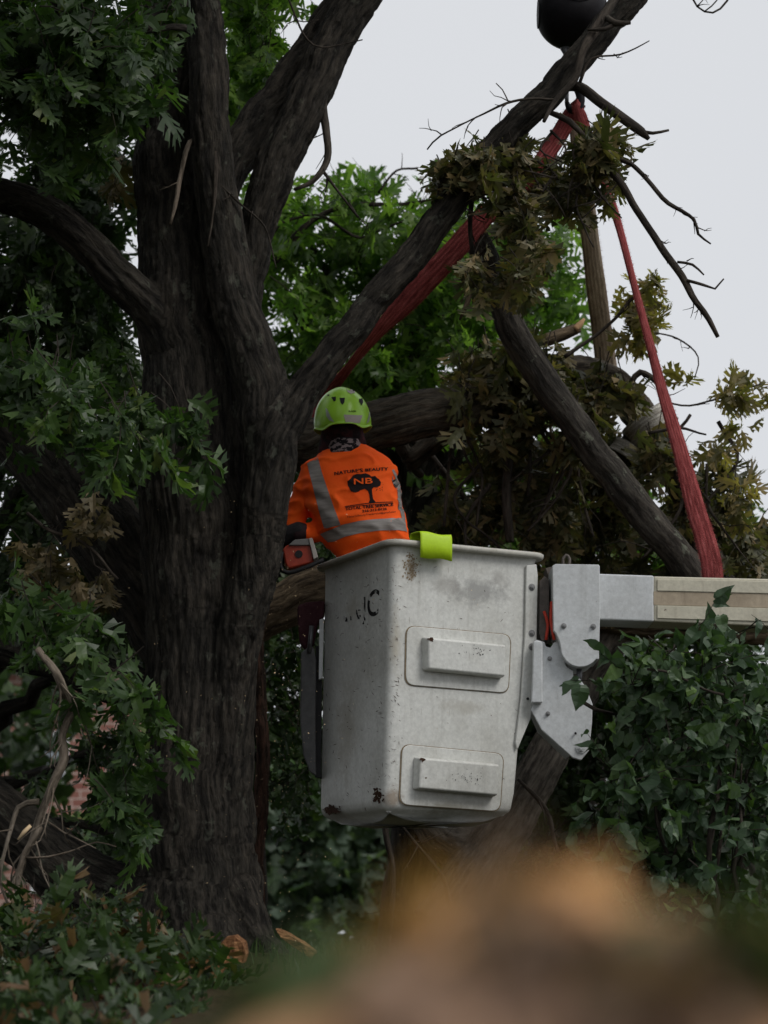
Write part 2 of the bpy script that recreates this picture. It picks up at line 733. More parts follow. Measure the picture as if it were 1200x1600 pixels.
# ------------------------------------------------------------------ ground
def gz(x, y):
    """a bank that rises from the camera to the trees"""
    x = np.asarray(x, float)
    y = np.asarray(y, float)
    t = np.clip((y - 2.5) / 5.5, 0, 1)
    t = t * t * (3 - 2 * t)
    z = .40 * t
    z = z + .06 * np.exp(-((x + .75) ** 2 + (y - 8.1) ** 2) / .6)
    z = z + .03 * np.sin(x * 1.3 + 1) * np.cos(y * .9) * t
    return z


gx = np.concatenate([-np.geomspace(900, 5, 26)[:-1], np.linspace(-5, 5, 81), np.geomspace(5, 900, 26)[1:]])
gy = np.concatenate([-np.geomspace(300, 3, 14)[:-1], np.linspace(-3, 16, 130), np.geomspace(16, 1200, 26)[1:]])
X, Y = np.meshgrid(gx, gy)
Z = gz(X, Y)
nearm = (np.abs(X) < 6) & (Y < 16) & (Y > -3)
Z = Z + np.where(nearm, .015 * vnoise(np.c_[X.ravel() * 4, Y.ravel() * 4, X.ravel() * 0]).reshape(X.shape), 0)
A = Acc()
nx, ny = len(gx), len(gy)
i = (np.arange(ny - 1)[:, None] * nx + np.arange(nx - 1)[None]).ravel()
A.add(np.c_[X.ravel(), Y.ravel(), Z.ravel()], np.c_[i, i + 1, i + nx + 1, i + nx])
m, nt, out = mat('ground_soil')
oc = N(nt, 'ShaderNodeTexCoord').outputs['Object']
n1 = noise(nt, oc, 1.1, 5)
n2 = noise(nt, oc, 26, 6, .7)
c = ramp(nt, n1, [(.4, (.028, .034, .014)), (.6, (.045, .032, .021))])
c = mixc(nt, .8, c, ramp(nt, n2, [(.3, (.55, .55, .5)), (.7, (1.5, 1.4, 1.3))]), 'MULTIPLY')
pbsdf(nt, out, c, .95, .1, bump(nt, n2, .8, .02))
g = put('ground', A, m)
tag(g, 'shaded soil and thin grass rising as a bank to the trees', 'ground', kind='structure')

# grass
A = Acc()
n = 8000
x = rng.uniform(-3.2, 3.2, n)
y = rng.uniform(6.8, 13, n)
b = np.c_[x, y, gz(x, y) - .005]
w = rng.uniform(.003, .006, n)
h = rng.uniform(.03, .08, n)
a = rng.uniform(0, 6.28, n)
sx = np.c_[np.cos(a), np.sin(a), a * 0] * w[:, None]
ln = rng.normal(0, .35, (n, 3)) * h[:, None]
ln[:, 2] = 0
v = np.stack([b - sx, b + sx, b + sx * .7 + ln * .3 + np.c_[x * 0, x * 0, h * .6], b - sx * .7 + ln * .3 + np.c_[x * 0, x * 0, h * .6], b + ln + np.c_[x * 0, x * 0, h]], 1)
k = (np.arange(n) * 5)[:, None]
A.add(v.reshape(-1, 3), k + np.array([[0, 1, 2, 3]]), k + np.array([[3, 2, 4]]))
tag(put('grass', A, GD), 'sparse grass growing on the bank under the trees', 'grass', kind='stuff')

# ------------------------------------------------------------------ the big oak
oak = thing('oak_tree', (P(312, 1500, 8.1)[0], 8.1, float(gz(-.73, 8.1))), 'massive dark oak with furrowed trunk, forking right beside the worker', 'tree')
D = 8.1
paths = [
    pxpath([(262, -420, 56, 8.3), (264, -200, 58, 8.25), (266, 0, 60, 8.2), (272, 300, 62, 8.15), (282, 450, 68, 8.1), (296, 560, 76, 8.1), (306, 700, 88, 8.1), (316, 850, 92, 8.1),
            (318, 1000, 84, 8.1), (306, 1150, 86, 8.1), (302, 1300, 92, 8.1), (306, 1420, 104, 8.1), (310, 1500, 122, 8.1), (312, 1580, 140, 8.1)]),
    pxpath([(305, -420, 26, 8.1), (309, -200, 28, 8.05), (316, 0, 29, 8.0), (326, 150, 31, 7.95), (338, 300, 33, 7.92), (358, 430, 37, 7.9), (385, 530, 39, 7.88), (414, 620, 43, 7.86),
            (420, 700, 42, 7.86), (414, 800, 37, 7.88), (398, 900, 35, 7.9), (372, 1000, 36, 7.95), (350, 1150, 40, 8.0), (350, 1300, 42, 8.02), (356, 1420, 46, 8.02), (362, 1500, 50, 8.0)]),
    pxpath([(410, 770, 30, 7.88), (432, 690, 32, 7.87), (462, 632, 29, 7.87), (498, 578, 25, 7.88), (562, 498, 24, 7.9), (650, 392, 22.5, 7.95), (735, 275, 21.5, 8.0), (800, 200, 21, 8.0), (850, 152, 21, 8.0),
            (930, 62, 21, 8.05), (1000, -14, 20, 8.1), (1150, -170, 20, 8.2)]),
    pxpath([(380, 520, 24, 8.2), (392, 440, 24, 8.2), (400, 370, 27, 8.22), (428, 280, 32, 8.25), (474, 165, 33, 8.3), (530, 60, 33, 8.35), (600, -70, 30, 8.4), (680, -260, 26, 8.5)]),
    pxpath([(330, 330, 30, 8.3), (372, 245, 32, 8.4), (432, 158, 33, 8.5), (500, 60, 30, 8.55), (565, -40, 30, 8.6), (640, -240, 26, 8.8)]),
    pxpath([(300, 600, 40, 8.0), (258, 515, 36, 8.0), (215, 462, 32, 7.95), (165, 415, 29, 7.9), (100, 352, 27, 7.85), (40, 318, 26, 7.8), (-40, 296, 24, 7.75), (-260, 250, 20, 7.6)]),
    pxpath([(280, 1420, 56, 8.1), (200, 1408, 52, 8.2), (120, 1372, 50, 8.25), (40, 1310, 46, 8.3), (-60, 1230, 42, 8.4), (-300, 1050, 34, 8.6)]),
    pxpath([(290, 1130, 44, 8.2), (220, 1080, 36, 8.25), (150, 1055, 30, 8.3), (70, 1030, 26, 8.4), (-80, 1000, 24, 8.5)]),
    pxpath([(290, 1010, 66, 8.4), (200, 880, 66, 8.5), (110, 760, 60, 8.6), (10, 650, 56, 8.7), (-160, 500, 48, 8.8)]),
    pxpath([(360, 1400, 44, 8.0), (395, 1462, 30, 7.95), (432, 1500, 20, 7.9), (480, 1530, 12, 7.85)]),
    pxpath([(320, 1440, 50, 7.95), (330, 1520, 34, 7.8), (345, 1580, 20, 7.7)]),
]
bark_tree('trunk', paths, .0085, M_bark, oak, .008, 2, lead=2.0)
TA = Acc()
bare(TA, [(308, 214, 3, 7.93), (297, 222, 4, 7.9), (286, 262, 4, 7.88), (275, 310, 4, 7.87), (267, 350, 2, 7.86)], n=1, tl=.08, wob=.006)
put('dead_twig', TA, M_stick, oak, label='pale dead twig hanging down the bark')
TA = Acc()
bare(TA, [(336, 205, 4, 7.88), (338, 270, 4, 7.84), (334, 330, 3, 7.83), (326, 385, 2, 7.83)], n=1, tl=.06, wob=.004)
put('dead_twig', TA, M_twig, oak)
TA = Acc()
bare(TA, [(498, 150, 8, 8.3), (512, 205, 7, 8.28), (514, 250, 6, 8.25), (490, 285, 5, 8.22), (462, 300, 3, 8.2)], n=3, wob=.01)
bare(TA, [(505, 268, 3, 8.24), (530, 300, 2, 8.2), (560, 340, 2, 8.2)], n=3, tl=.15, wob=.008)
bare(TA, [(340, 285, 2, 7.85), (378, 320, 2, 7.85), (415, 355, 1.6, 7.85), (432, 420, 1.2, 7.85)], n=3, tl=.12, wob=.004)
bare(TA, [(452, 0, 1.8, 8.1), (472, 50, 1.8, 8.1), (505, 75, 1.6, 8.1), (568, 60, 1.2, 8.1)], n=3, tl=.1, wob=.006)
put('dead_twig', TA, M_twig, oak)
TA = Acc()
bare(TA, [(1000, -60, 8, 8.0), (935, 38, 8, 7.9), (912, 78, 7, 7.86), (896, 125, 6, 7.86), (870, 155, 4, 7.85), (850, 190, 3, 7.8)], n=2, wob=.006, tl=.1)
bare(TA, [(950, 28, 5, 7.9), (962, 36, 5, 7.85), (985, 35, 3, 7.85)], n=0, wob=.003)
bare(TA, [(962, 36, 4, 7.87), (945, 45, 4, 7.85), (918, 46, 3, 7.85)], n=0, wob=.003)
bare(TA, [(905, 128, 3, 7.9), (925, 92, 2, 7.9), (970, 86, 1.6, 7.9), (1014, 64, .9, 7.9)], n=2, tl=.08, wob=.005)
put('dead_twig', TA, M_twig, oak)
# its leaves: top left sprays, and the crown above the frame
LA, TA = Acc(), Acc()
cloud(LA, TA, [(60, 30, 130, 100, 6.9, 7.8, 52), (115, 130, 100, 60, 6.9, 7.6, 34), (170, 60, 60, 50, 6.9, 7.5, 14), (-90, 80, 110, 130, 6.8, 8, 28), (235, 15, 40, 25, 7.2, 7.6, 5)], size=.135, length=.36, nleaf=8)
put('foliage', LA, G, oak, False)
put('twig', TA, M_twig, oak)
LA, TA = Acc(), Acc()
cloud(LA, TA, [(30, 570, 90, 50, 7.2, 7.8, 15), (120, 605, 80, 40, 7.1, 7.7, 19), (195, 640, 50, 34, 7.1, 7.6, 9), (285, 650, 34, 24, 7.3, 7.6, 4)], size=.125, bias=(.4, 0, -.5), nleaf=8)
put('foliage', LA, G, oak, False)
put('twig', TA, M_twig, oak)
LA, TA = Acc(), Acc()
cloud(LA, TA, [(185, 1070, 34, 26, 7.2, 7.6, 4), (210, 1145, 28, 22, 7.2, 7.6, 4), (205, 1240, 26, 30, 7.2, 7.6, 5), (40, 955, 70, 30, 7.3, 7.9, 6), (110, 985, 50, 30, 7.2, 7.8, 4)], size=.135, bias=(.2, 0, -.6), nleaf=8)
put('foliage', LA, G, oak, False)
put('twig', TA, M_twig, oak)
TA = Acc()
LA2 = Acc()
cloud(LA2, TA, [(395, 60, 34, 70, 8.9, 9.6, 22), (412, 110, 22, 60, 8.9, 9.5, 11), (370, 190, 20, 60, 8.9, 9.5, 10), (405, -40, 60, 60, 8.9, 9.8, 20)], size=.12, bias=(0, 0, -.7))
put('foliage', LA2, GB, oak, False)
put('twig', TA, M_twig, oak)
LA, TA = Acc(), Acc()                     # crown above the frame
for (cx, cy, cz, r, n) in [(-1.6, 8.2, 6.2, 1.6, 250), (-3.4, 6.4, 4.6, 1.5, 190), (-.9, 10.0, 7.3, 1.5, 150), (-4.2, 9.2, 4.0, 1.7, 200), (-.9, 6.0, 5.5, 1.2, 120), (-4.3, 7.4, 2.4, 1.4, 150), (.5, 8.6, 6.9, 1.2, 110), (-2.2, 4.6, 4.2, 1.1, 90)]:
    n = int(n * .8)
    q = norm(rng.normal(size=(n, 3))) * (rng.uniform(0, 1, n) ** .4)[:, None]
    c = np.array([cx, cy, cz]) + q * r * np.array([1, 1, .55])
    sprays(LA, TA, c, norm(q + rng.normal(0, .5, (n, 3))), SIMPLE, length=.6, nleaf=10, size=.19, droop=.4, twigs=False)
put('crown', LA, G, oak, False)
BR = Acc()
for (a, b) in [((265, -400, 46, 8.3), [(150, -620, 30, 8.0), (-60, -800, 16, 7.6)]), ((265, -400, 46, 8.3), [(330, -640, 30, 8.8), (420, -860, 16, 9.4)]), ((-200, 262, 22, 7.6), [(-420, 160, 16, 7.4), (-600, -60, 9, 7.2)]),
               ((60, -60, 9, 7.2), [(120, 40, 7, 7.2), (230, 45, 5, 7.4)]), ((0, 120, 4, 7.2), [(90, 95, 5, 7.25), (180, 50, 6, 7.3), (285, 8, 8, 7.6)]), ((60, 45, 3, 7.3), (lambda: [(150, 52, 5, 7.3), (285, 48, 6, 7.5)])())]:
    BR = Acc()
    tube(BR, pxpath([a] + b), sides=10, step=.06, rough=.12, wob=.02, seed=a[0])
    put('branch', BR, M_bark, oak)

# dangling broken branch, lower left
TA = Acc()
br = thing('broken_branch', P(110, 1060, 7.3), 'pale broken branch dangling crookedly before the dark limb, low at the left edge', 'branch')
bare(TA, [(60, 1010, 5, 7.25), (92, 1062, 6, 7.25), (114, 1110, 6, 7.35), (100, 1150, 6, 7.3), (102, 1190, 7, 7.3), (78, 1240, 6, 7.3), (55, 1290, 5, 7.3), (38, 1340, 4, 7.3), (16, 1400, 2.5, 7.3)], n=16, tl=.3, wob=.012, tr=.003)
bare(TA, [(60, 1250, 5, 7.3), (25, 1258, 4, 7.3), (12, 1310, 3, 7.28), (2, 1370, 3, 7.25), (18, 1430, 2, 7.25)], n=3, tl=.2, wob=.01)
bare(TA, [(115, 1105, 4, 7.35), (160, 1075, 3, 7.3), (190, 1062, 2, 7.3)], n=3, tl=.12)
bare(TA, [(60, 1290, 5, 7.3), (34, 1360, 4, 7.3), (24, 1420, 3, 7.3)], n=2, tl=.2)
put('branch', TA, M_stick, br)
TA = Acc()
tube(TA, pxpath([(28, 1312, 2, 7.24), (38, 1300, 5, 7.24), (48, 1290, 4, 7.24)]), sides=5, step=.02, rough=.5)
put('torn_wood', TA, plain('torn_wood', (.62, .46, .28), .8), br)

# ------------------------------------------------------------------ the limb being cut and the lifted pieces
log = thing('cut_limb', P(640, 660, 9.3), 'thick barked limb lying level behind the worker, draped in wilted leaves', 'limb')
bark_tree('trunk', [
    pxpath([(380, 716, 36, 9.3), (450, 700, 38, 9.3), (540, 676, 38, 9.1), (640, 652, 38, 9.0), (720, 635, 36, 9.1), (800, 615, 38, 9.3), (880, 592, 38, 9.35), (955, 604, 29, 9.4), (1005, 655, 25, 9.4), (1055, 740, 23, 9.4), (1105, 860, 22, 9.4), (1140, 980, 26, 9.4)]),
    pxpath([(640, 720, 14, 9.5), (690, 680, 16, 9.5), (760, 640, 20, 9.5)]),
    pxpath([(930, 780, 18, 9.6), (985, 715, 26, 9.5), (1005, 668, 24, 9.45)]),
    pxpath([(620, 690, 10, 9.45), (640, 720, 9, 9.5), (662, 745, 8, 9.55)]),
], .011, M_limb, log, .008, 3)
TA = Acc()
tube(TA, pxpath([(845, 535, 12, 9.2), (880, 522, 12, 9.2), (905, 512, 9, 9.2)]), sides=12, step=.03, rough=.3)
put('snapped_stub', TA, M_dust, log)
TA = Acc()
tube(TA, pxpath([(898, 516, 10, 9.19), (908, 505, 7, 9.19), (913, 498, 3, 9.19)]), sides=7, step=.015, rough=.6)
put('torn_wood', TA, plain('fresh_wood', (.42, .26, .14), .8, scale=60), log)
LA, TA = Acc(), Acc()
cloud(LA, TA, [(770, 560, 80, 30, 8.9, 9.4, 20), (735, 590, 26, 16, 8.8, 9.1, 5), (800, 640, 60, 50, 9.0, 9.5, 18), (790, 740, 80, 80, 9.2, 9.9, 32), (880, 800, 80, 60, 9.2, 9.9, 30), (720, 800, 50, 50, 9.3, 9.9, 14),
               (920, 690, 40, 60, 9.1, 9.8, 16), (950, 590, 50, 22, 8.95, 9.3, 9), (1040, 700, 36, 40, 9.0, 9.4, 7), (860, 560, 50, 18, 8.9, 9.2, 8), (1085, 780, 30, 40, 9.2, 9.6, 9), (880, 640, 50, 40, 8.9, 9.3, 10), (960, 770, 40, 40, 9.5, 9.9, 10), (1060, 820, 70, 70, 9.5, 10, 24), (820, 540, 40, 22, 9, 9.4, 8), (1160, 840, 60, 60, 9.3, 10, 26), (1125, 740, 50, 30, 9.2, 9.8, 8),
               (960, 880, 120, 50, 9.6, 10, 26)],
      size=.12, curl=.8, droop=1.0, upn=.2, bias=(0, 0, -.7), length=.28)
put('foliage', LA, WL, log, False, label='olive and brown wilted oak leaves')
for k in range(16):
    x0 = rng.uniform(680, 1150)
    y0 = rng.uniform(600, 760)
    bare(TA, [(x0, y0, 3, 9.2), (x0 + rng.uniform(-40, 40), y0 + 60, 2.5, 9.2), (x0 + rng.uniform(-70, 70), y0 + 140, 2, 9.2)], n=3, tl=.25, merge=True)
bare(TA, [(880, 560, 4, 9.0), (940, 520, 3, 9.0), (985, 470, 3, 9.0), (1010, 455, 1.5, 9.0)], n=3, tl=.15)
bare(TA, [(985, 600, 4, 9.1), (1000, 580, 5, 9.1), (1030, 600, 5, 9.05), (1040, 640, 4, 9.05)], n=2, tl=.15)
bare(TA, [(1030, 625, 2, 9.1), (1080, 635, 1.6, 9.1), (1130, 622, 1.4, 9.1), (1190, 600, 1, 9.1)], n=4, tl=.12)
bare(TA, [(1015, 680, 3, 9.1), (1060, 668, 2.5, 9.1), (1105, 680, 1.5, 9.1)], n=2, tl=.1)
bare(TA, [(1020, 520, 1.6, 9.1), (1060, 530, 1.4, 9.1), (1090, 560, 1, 9.1), (1085, 590, .8, 9.1)], n=2, tl=.08)
bare(TA, [(795, 690, 7, 9.25), (792, 760, 8, 9.2), (798, 850, 7, 9.2)], n=3, tl=.2)
bare(TA, [(640, 680, 8, 9.6), (690, 730, 6, 9.7), (740, 800, 5, 9.8)], n=3, tl=.3)
put('twig', TA, M_twig, log)
LA, TA = Acc(), Acc()
cloud(LA, TA, [(1010, 480, 26, 30, 8.9, 9.2, 7), (985, 510, 18, 24, 8.9, 9.2, 4), (1045, 450, 26, 10, 8.9, 9.2, 2), (1070, 598, 8, 6, 9, 9.2, 1), (1140, 612, 22, 9, 9, 9.2, 3), (1180, 605, 16, 12, 9, 9.2, 2), (1130, 690, 34, 18, 9, 9.4, 4), (1150, 770, 30, 20, 9, 9.4, 4)],
      size=.105, curl=.6, length=.12, nleaf=7, droop=.3, upn=.3)
put('foliage', LA, TL, log, False, label='small tan dry leaf clusters')

# straps around the limb
for rows, lab in [([(1012, 622, 0), (1040, 655, 0), (1022, 690, 0)], 0)]:
    pass


def band(acc, pts, wdir, w, th=.004):
    """flat strap along pts; wdir (n,3) width directions; w widths"""
    p = np.asarray(pts, float)
    t = norm(np.gradient(p, axis=0))
    wd = norm(np.asarray(wdir, float) * np.ones_like(p))
    n = norm(np.cross(t, wd))
    w = np.asarray(w) * np.ones(len(p))
    K = 7
    rows = []
    for s, off in ((1, th / 2), (-1, -th / 2)):
        f = np.linspace(-1, 1, K) * s
        rows.append(p[:, None] + wd[:, None] * (w[:, None] / 2 * f)[..., None] + n[:, None] * (off + .004 * np.cos(f * 2.2) * 1)[None, :, None])
    v = np.concatenate(rows, 1)
    m, k = v.shape[:2]
    i = np.arange(m - 1)[:, None] * k
    j = np.arange(k)[None]
    j2 = (j + 1) % k
    q = np.stack([i + j, i + j2, i + k + j2, i + k + j], -1).reshape(-1, 4)
    s = np.cumsum(np.r_[0, np.linalg.norm(np.diff(p, axis=0), axis=1)])
    a = np.stack([np.tile(np.r_[np.linspace(-1, 1, K), np.linspace(1, -1, K)], (m, 1)), np.zeros((m, k)), s[:, None] * np.ones(k)], -1).reshape(-1, 3)
    acc.add(v.reshape(-1, 3), q, None, a)


def strap_mat(name, c1, c2, c3):
    m, nt, out = mat(name)
    at = N(nt, 'ShaderNodeAttribute', attribute_name='bk').outputs['Vector']
    weave = noise(nt, at, 1, 2, .5, (11, 1, 190))
    wear = noise(nt, at, 1, 6, .8, (3.2, 1, 14))
    soil = noise(nt, at, 1, 4, .7, (.8, 1, 3.5))
    sp = N(nt, 'ShaderNodeSeparateXYZ')
    nt.links.new(at, sp.inputs[0])
    wv = nt.nodes.new('ShaderNodeMath')
    wv.operation = 'MULTIPLY'
    wv.inputs[1].default_value = 17
    nt.links.new(sp.outputs[0], wv.inputs[0])
    cs = nt.nodes.new('ShaderNodeMath')
    cs.operation = 'COSINE'
    nt.links.new(wv.outputs[0], cs.inputs[0])
    c = ramp(nt, wear, [(.32, c1), (.52, c2), (.74, c3)])
    c = mixc(nt, 1.0, c, ramp(nt, weave, [(.3, (.62, .62, .62)), (.7, (1.3, 1.3, 1.3))]), 'MULTIPLY')
    c = mixc(nt, 1.0, c, ramp(nt, cs.outputs[0], [(.0, (.72, .70, .70)), (.35, (1, 1, 1))]), 'MULTIPLY')
    c = mixc(nt, .8, c, ramp(nt, soil, [(.35, (.45, .42, .40)), (.6, (1.1, 1.1, 1.1))]), 'MULTIPLY')
    pbsdf(nt, out, c, .9, .15, bump(nt, weave, .8, .006))
    return m


M_red = strap_mat('red_webbing', (.24, .045, .045), (.42, .095, .095), (.56, .20, .19))
M_tan = strap_mat('tan_webbing', (.44, .35, .25), (.60, .49, .37), (.68, .59, .47))
M_white = strap_mat('white_webbing', (.40, .37, .32), (.62, .60, .54), (.75, .73, .68))


def strap(name, rows, m, label, cat, group=None):
    """rows px,py,width px,depth,twist deg: width lies across the run, rolled by twist"""
    r = np.array(rows, float)
    t = np.linspace(0, 1, len(r))
    u = np.linspace(0, 1, 70)
    from_pts = np.array([P(a, b, d) for a, b, w, d, tw in rows])
    full = cr_path(np.c_[from_pts, [M(x[2], x[3]) for x in rows]], .03)
    k = np.linspace(0, 1, len(full))
    cum = np.cumsum(np.r_[0, np.linalg.norm(np.diff(from_pts, axis=0), axis=1)])
    cf = np.cumsum(np.r_[0, np.linalg.norm(np.diff(full[:, :3], axis=0), axis=1)])
    tw = np.radians(np.interp(cf, cum * cf[-1] / cum[-1], r[:, 4]))
    p = full[:, :3]
    tt = norm(np.gradient(p, axis=0))
    v = np.tile([0, 1., 0], (len(p), 1))
    side = norm(np.cross(tt, v))
    fw = np.cross(side, tt)
    wd = side * np.cos(tw)[:, None] + fw * np.sin(tw)[:, None]
    wob = 1 + .06 * vnoise(np.c_[cf * 6, cf * 0, cf * 0])
    A = Acc()
    band(A, p, wd, full[:, 3] * wob, .006)
    # frayed edge fibres
    F = Acc()
    n = int(cf[-1] * 620)
    ii = rng.integers(0, len(p) - 1, n)
    sg = rng.choice([-1, 1], n)
    b = p[ii] + (p[ii + 1] - p[ii]) * rng.random((n, 1)) + wd[ii] * (full[ii, 3] * .5 * sg)[:, None]
    e = b + wd[ii] * (sg * rng.uniform(.002, .011, n))[:, None] + tt[ii] * rng.normal(0, .006, (n, 1)) + rng.normal(0, .002, (n, 3))
    q = b + tt[ii] * .0012
    A.add(np.stack([b, e, q], 1).reshape(-1, 3), None, np.arange(3 * n).reshape(-1, 3))
    root = P(rows[0][0], rows[0][1], rows[0][3])
    o = put(name, A, m, None, True, loc=root)
    return tag(o, label, cat, group)


strap('lifting_sling', [(908, 160, 20, 8.36, 20), (893, 178, 26, 8.4, 10), (868, 220, 27, 8.42, 0), (838, 262, 26, 8.42, 5), (806, 300, 25, 8.43, 0), (760, 335, 34, 8.45, 0), (700, 402, 36, 8.5, 0), (640, 465, 36, 8.6, 10), (590, 520, 22, 8.7, 45),
                        (545, 575, 16, 8.9, 60), (505, 625, 22, 9.2, 40), (470, 690, 30, 9.25, 10)], M_red, 'worn red sling slanting down left from the hook behind the oak fork', 'sling', 'red slings')
strap('lifting_sling', [(898, 160, 18, 8.3, 20), (906, 180, 22, 8.36, 0), (922, 225, 18, 8.4, 10), (945, 285, 17, 8.42, 15), (968, 355, 14, 8.5, 25), (990, 440, 13, 8.55, 28), (1010, 515, 14, 8.6, 25), (1035, 610, 18, 8.65, 15), (1062, 700, 24, 8.7, 8),
                        (1086, 790, 29, 8.75, 0), (1113, 890, 33, 8.8, 0), (1108, 985, 33, 8.9, 0)], M_red, 'worn red sling dropping on the right, widening down to the white boom', 'sling', 'red slings')
strap('webbing_sling', [(896, 165, 18, 8.5, 0), (903, 215, 24, 8.55, 0), (914, 300, 28, 8.7, 0), (928, 420, 31, 9.1, 0), (946, 560, 33, 9.58, 0), (953, 625, 33, 9.65, 0)], M_tan, 'straight tan brown timber-coloured length hanging under the hook between the red slings', 'sling')
# pale straps wrapped round the limb
for k, (cx, cy, r, ang, d) in enumerate([(1016, 664, 40, .95, 9.4), (984, 716, 36, -.9, 9.48)]):
    A = Acc()
    c = P(cx, cy, d)
    ax = norm(P(cx + 100 * math.cos(ang), cy + 100 * math.sin(ang), d) - c)
    up = norm(np.cross(ax, [0, 1, 0]))
    fw = np.cross(up, ax)
    th = np.linspace(0, 2 * np.pi, 40)
    rr = M(r, d)
    pts = c + (up[None] * np.cos(th)[:, None] + fw[None] * np.sin(th)[:, None]) * rr
    band(A, pts, ax[None], .10 if k == 0 else .07, .01)
    o = put('wrapped_strap', A, M_white, None, True, loc=c)
    tag(o, ['upper of two grimy white straps, wrapped round the bend of the lying limb', 'lower of two grimy white straps, wrapped round the stub under the limb bend'][k], 'strap', 'white straps')

# lifted diagonal piece
dia = thing('lifted_branch', P(850, 600, 8.9), 'straight diagonal branch slanting down right behind the boom, wilted leaf bunch at its top', 'branch')
bark_tree('trunk', [pxpath([(744, 372, 20, 8.75), (784, 470, 22, 8.78), (827, 560, 23, 8.8), (887, 650, 23, 8.85), (947, 730, 24, 8.9), (1008, 805, 24, 8.95), (1078, 895, 25, 9.0), (1150, 990, 24, 9.05)])], .010, M_bark2, dia, .005, 2)

# hanging leafy branch by the hook
hb = thing('hanging_branch', P(850, 250, 8.15), 'bunch of wilted olive leaves with bare crooked branches, hanging just below the hook', 'branch')
LA, TA = Acc(), Acc()
cloud(LA, TA, [(705, 248, 40, 22, 7.9, 8.2, 13), (760, 240, 40, 34, 7.8, 8.2, 15), (805, 232, 30, 34, 7.8, 8.2, 10), (850, 262, 40, 34, 8.4, 8.9, 20), (925, 232, 46, 40, 7.9, 8.3, 26), (950, 205, 28, 20, 7.9, 8.2, 8), (805, 310, 34, 40, 7.8, 8.3, 16), (885, 280, 34, 24, 8.0, 8.4, 10), (800, 300, 40, 50, 8.45, 8.8, 12),
               (820, 350, 30, 40, 7.8, 8.2, 12), (815, 405, 26, 30, 7.8, 8.2, 8), (742, 410, 24, 30, 7.8, 8.2, 8), (800, 420, 30, 14, 8.3, 8.4, 3)],
      size=.108, curl=1.0, droop=1.0, upn=.1, bias=(0, 0, -.5), length=.19, nleaf=6, tight=.8)
put('foliage', LA, WL, hb, False)
bare(TA, [(880, 138, 9, 8.1), (905, 135, 9, 8.05), (940, 160, 9, 8.0), (975, 185, 8, 8.0), (1003, 207, 7, 8.0), (1014, 218, 3, 8.0)], n=2, tl=.06, wob=.006)
bare(TA, [(1000, 206, 4, 8.0), (1020, 208, 3, 8.0), (1045, 203, 2, 8.0)], wob=.003)
bare(TA, [(965, 250, 4, 8.0), (985, 256, 4, 8.0), (1020, 290, 4, 8.0), (1045, 318, 4, 8.0), (1085, 342, 3, 8.0), (1092, 365, 2.5, 8.0), (1112, 382, 1.4, 8.0)], n=5, tl=.06, wob=.008)
bare(TA, [(930, 230, 6, 8.05), (958, 275, 6, 8.0), (1000, 335, 6, 8.0), (1035, 385, 6, 8.0), (1072, 440, 6, 8.0), (1100, 490, 5, 8.0), (1122, 526, 3, 8.0)], n=7, tl=.08, wob=.01)
bare(TA, [(1072, 440, 2.5, 8.0), (1098, 446, 2.5, 8.0), (1118, 452, 2, 8.0), (1132, 436, 1.5, 8.0)], wob=.004)
bare(TA, [(1058, 410, 2, 8.0), (1082, 414, 2, 8.0), (1100, 430, 1.2, 8.0)], n=1, tl=.05, wob=.004)
bare(TA, [(860, 175, 4, 8.0), (890, 190, 5, 8.0), (912, 214, 4, 8.0)], wob=.004)
bare(TA, [(875, 155, 2, 7.9), (800, 160, 2, 7.9), (735, 185, 1.6, 7.9), (690, 210, 1.4, 7.9), (668, 232, 1, 7.9)], n=7, tl=.1, wob=.008)
bare(TA, [(795, 160, 1.5, 7.9), (785, 140, 1.2, 7.9), (775, 130, 1, 7.9)], wob=.004)
for k in range(26):
    x0 = rng.uniform(690, 960)
    y0 = rng.uniform(200, 300)
    bare(TA, [(x0, y0, 2.2, 8.05), (x0 + rng.uniform(-30, 30), y0 + 30, 1.8, 8.0), (x0 + rng.uniform(-50, 50), y0 + rng.uniform(20, 90), 1.2, 8.0)], n=2, tl=.08, merge=True)
bare(TA, [(740, 290, 5, 8.1), (735, 340, 4, 8.1), (742, 400, 4, 8.1)], n=2, tl=.1)
put('twig', TA, M_twig, hb)
TA = Acc()
tube(TA, pxpath([(728, 436, 3, 7.95), (733, 460, 6, 7.95), (727, 480, 5, 7.95), (718, 500, 2, 7.95)]), sides=5, step=.02, rough=.4)
put('bark_strip', TA, M_dust, hb, label='peeled pale bark strip')
ot = thing('bare_twig', P(1110, 10, 8.2), 'thin bare twig poking in at the top right corner', 'twig')
TA = Acc()
bare(TA, [(1075, -14, 1.6, 8.2), (1090, 10, 1.6, 8.2), (1115, 20, 2, 8.2), (1138, 2, 2, 8.2), (1150, -40, 2, 8.2)], n=3, tl=.08, wob=.006)
bare(TA, [(1100, 18, 1.2, 8.2), (1120, 0, 1.2, 8.2), (1112, -20, 1, 8.2)], wob=.003)
put('twig', TA, M_twig, ot)

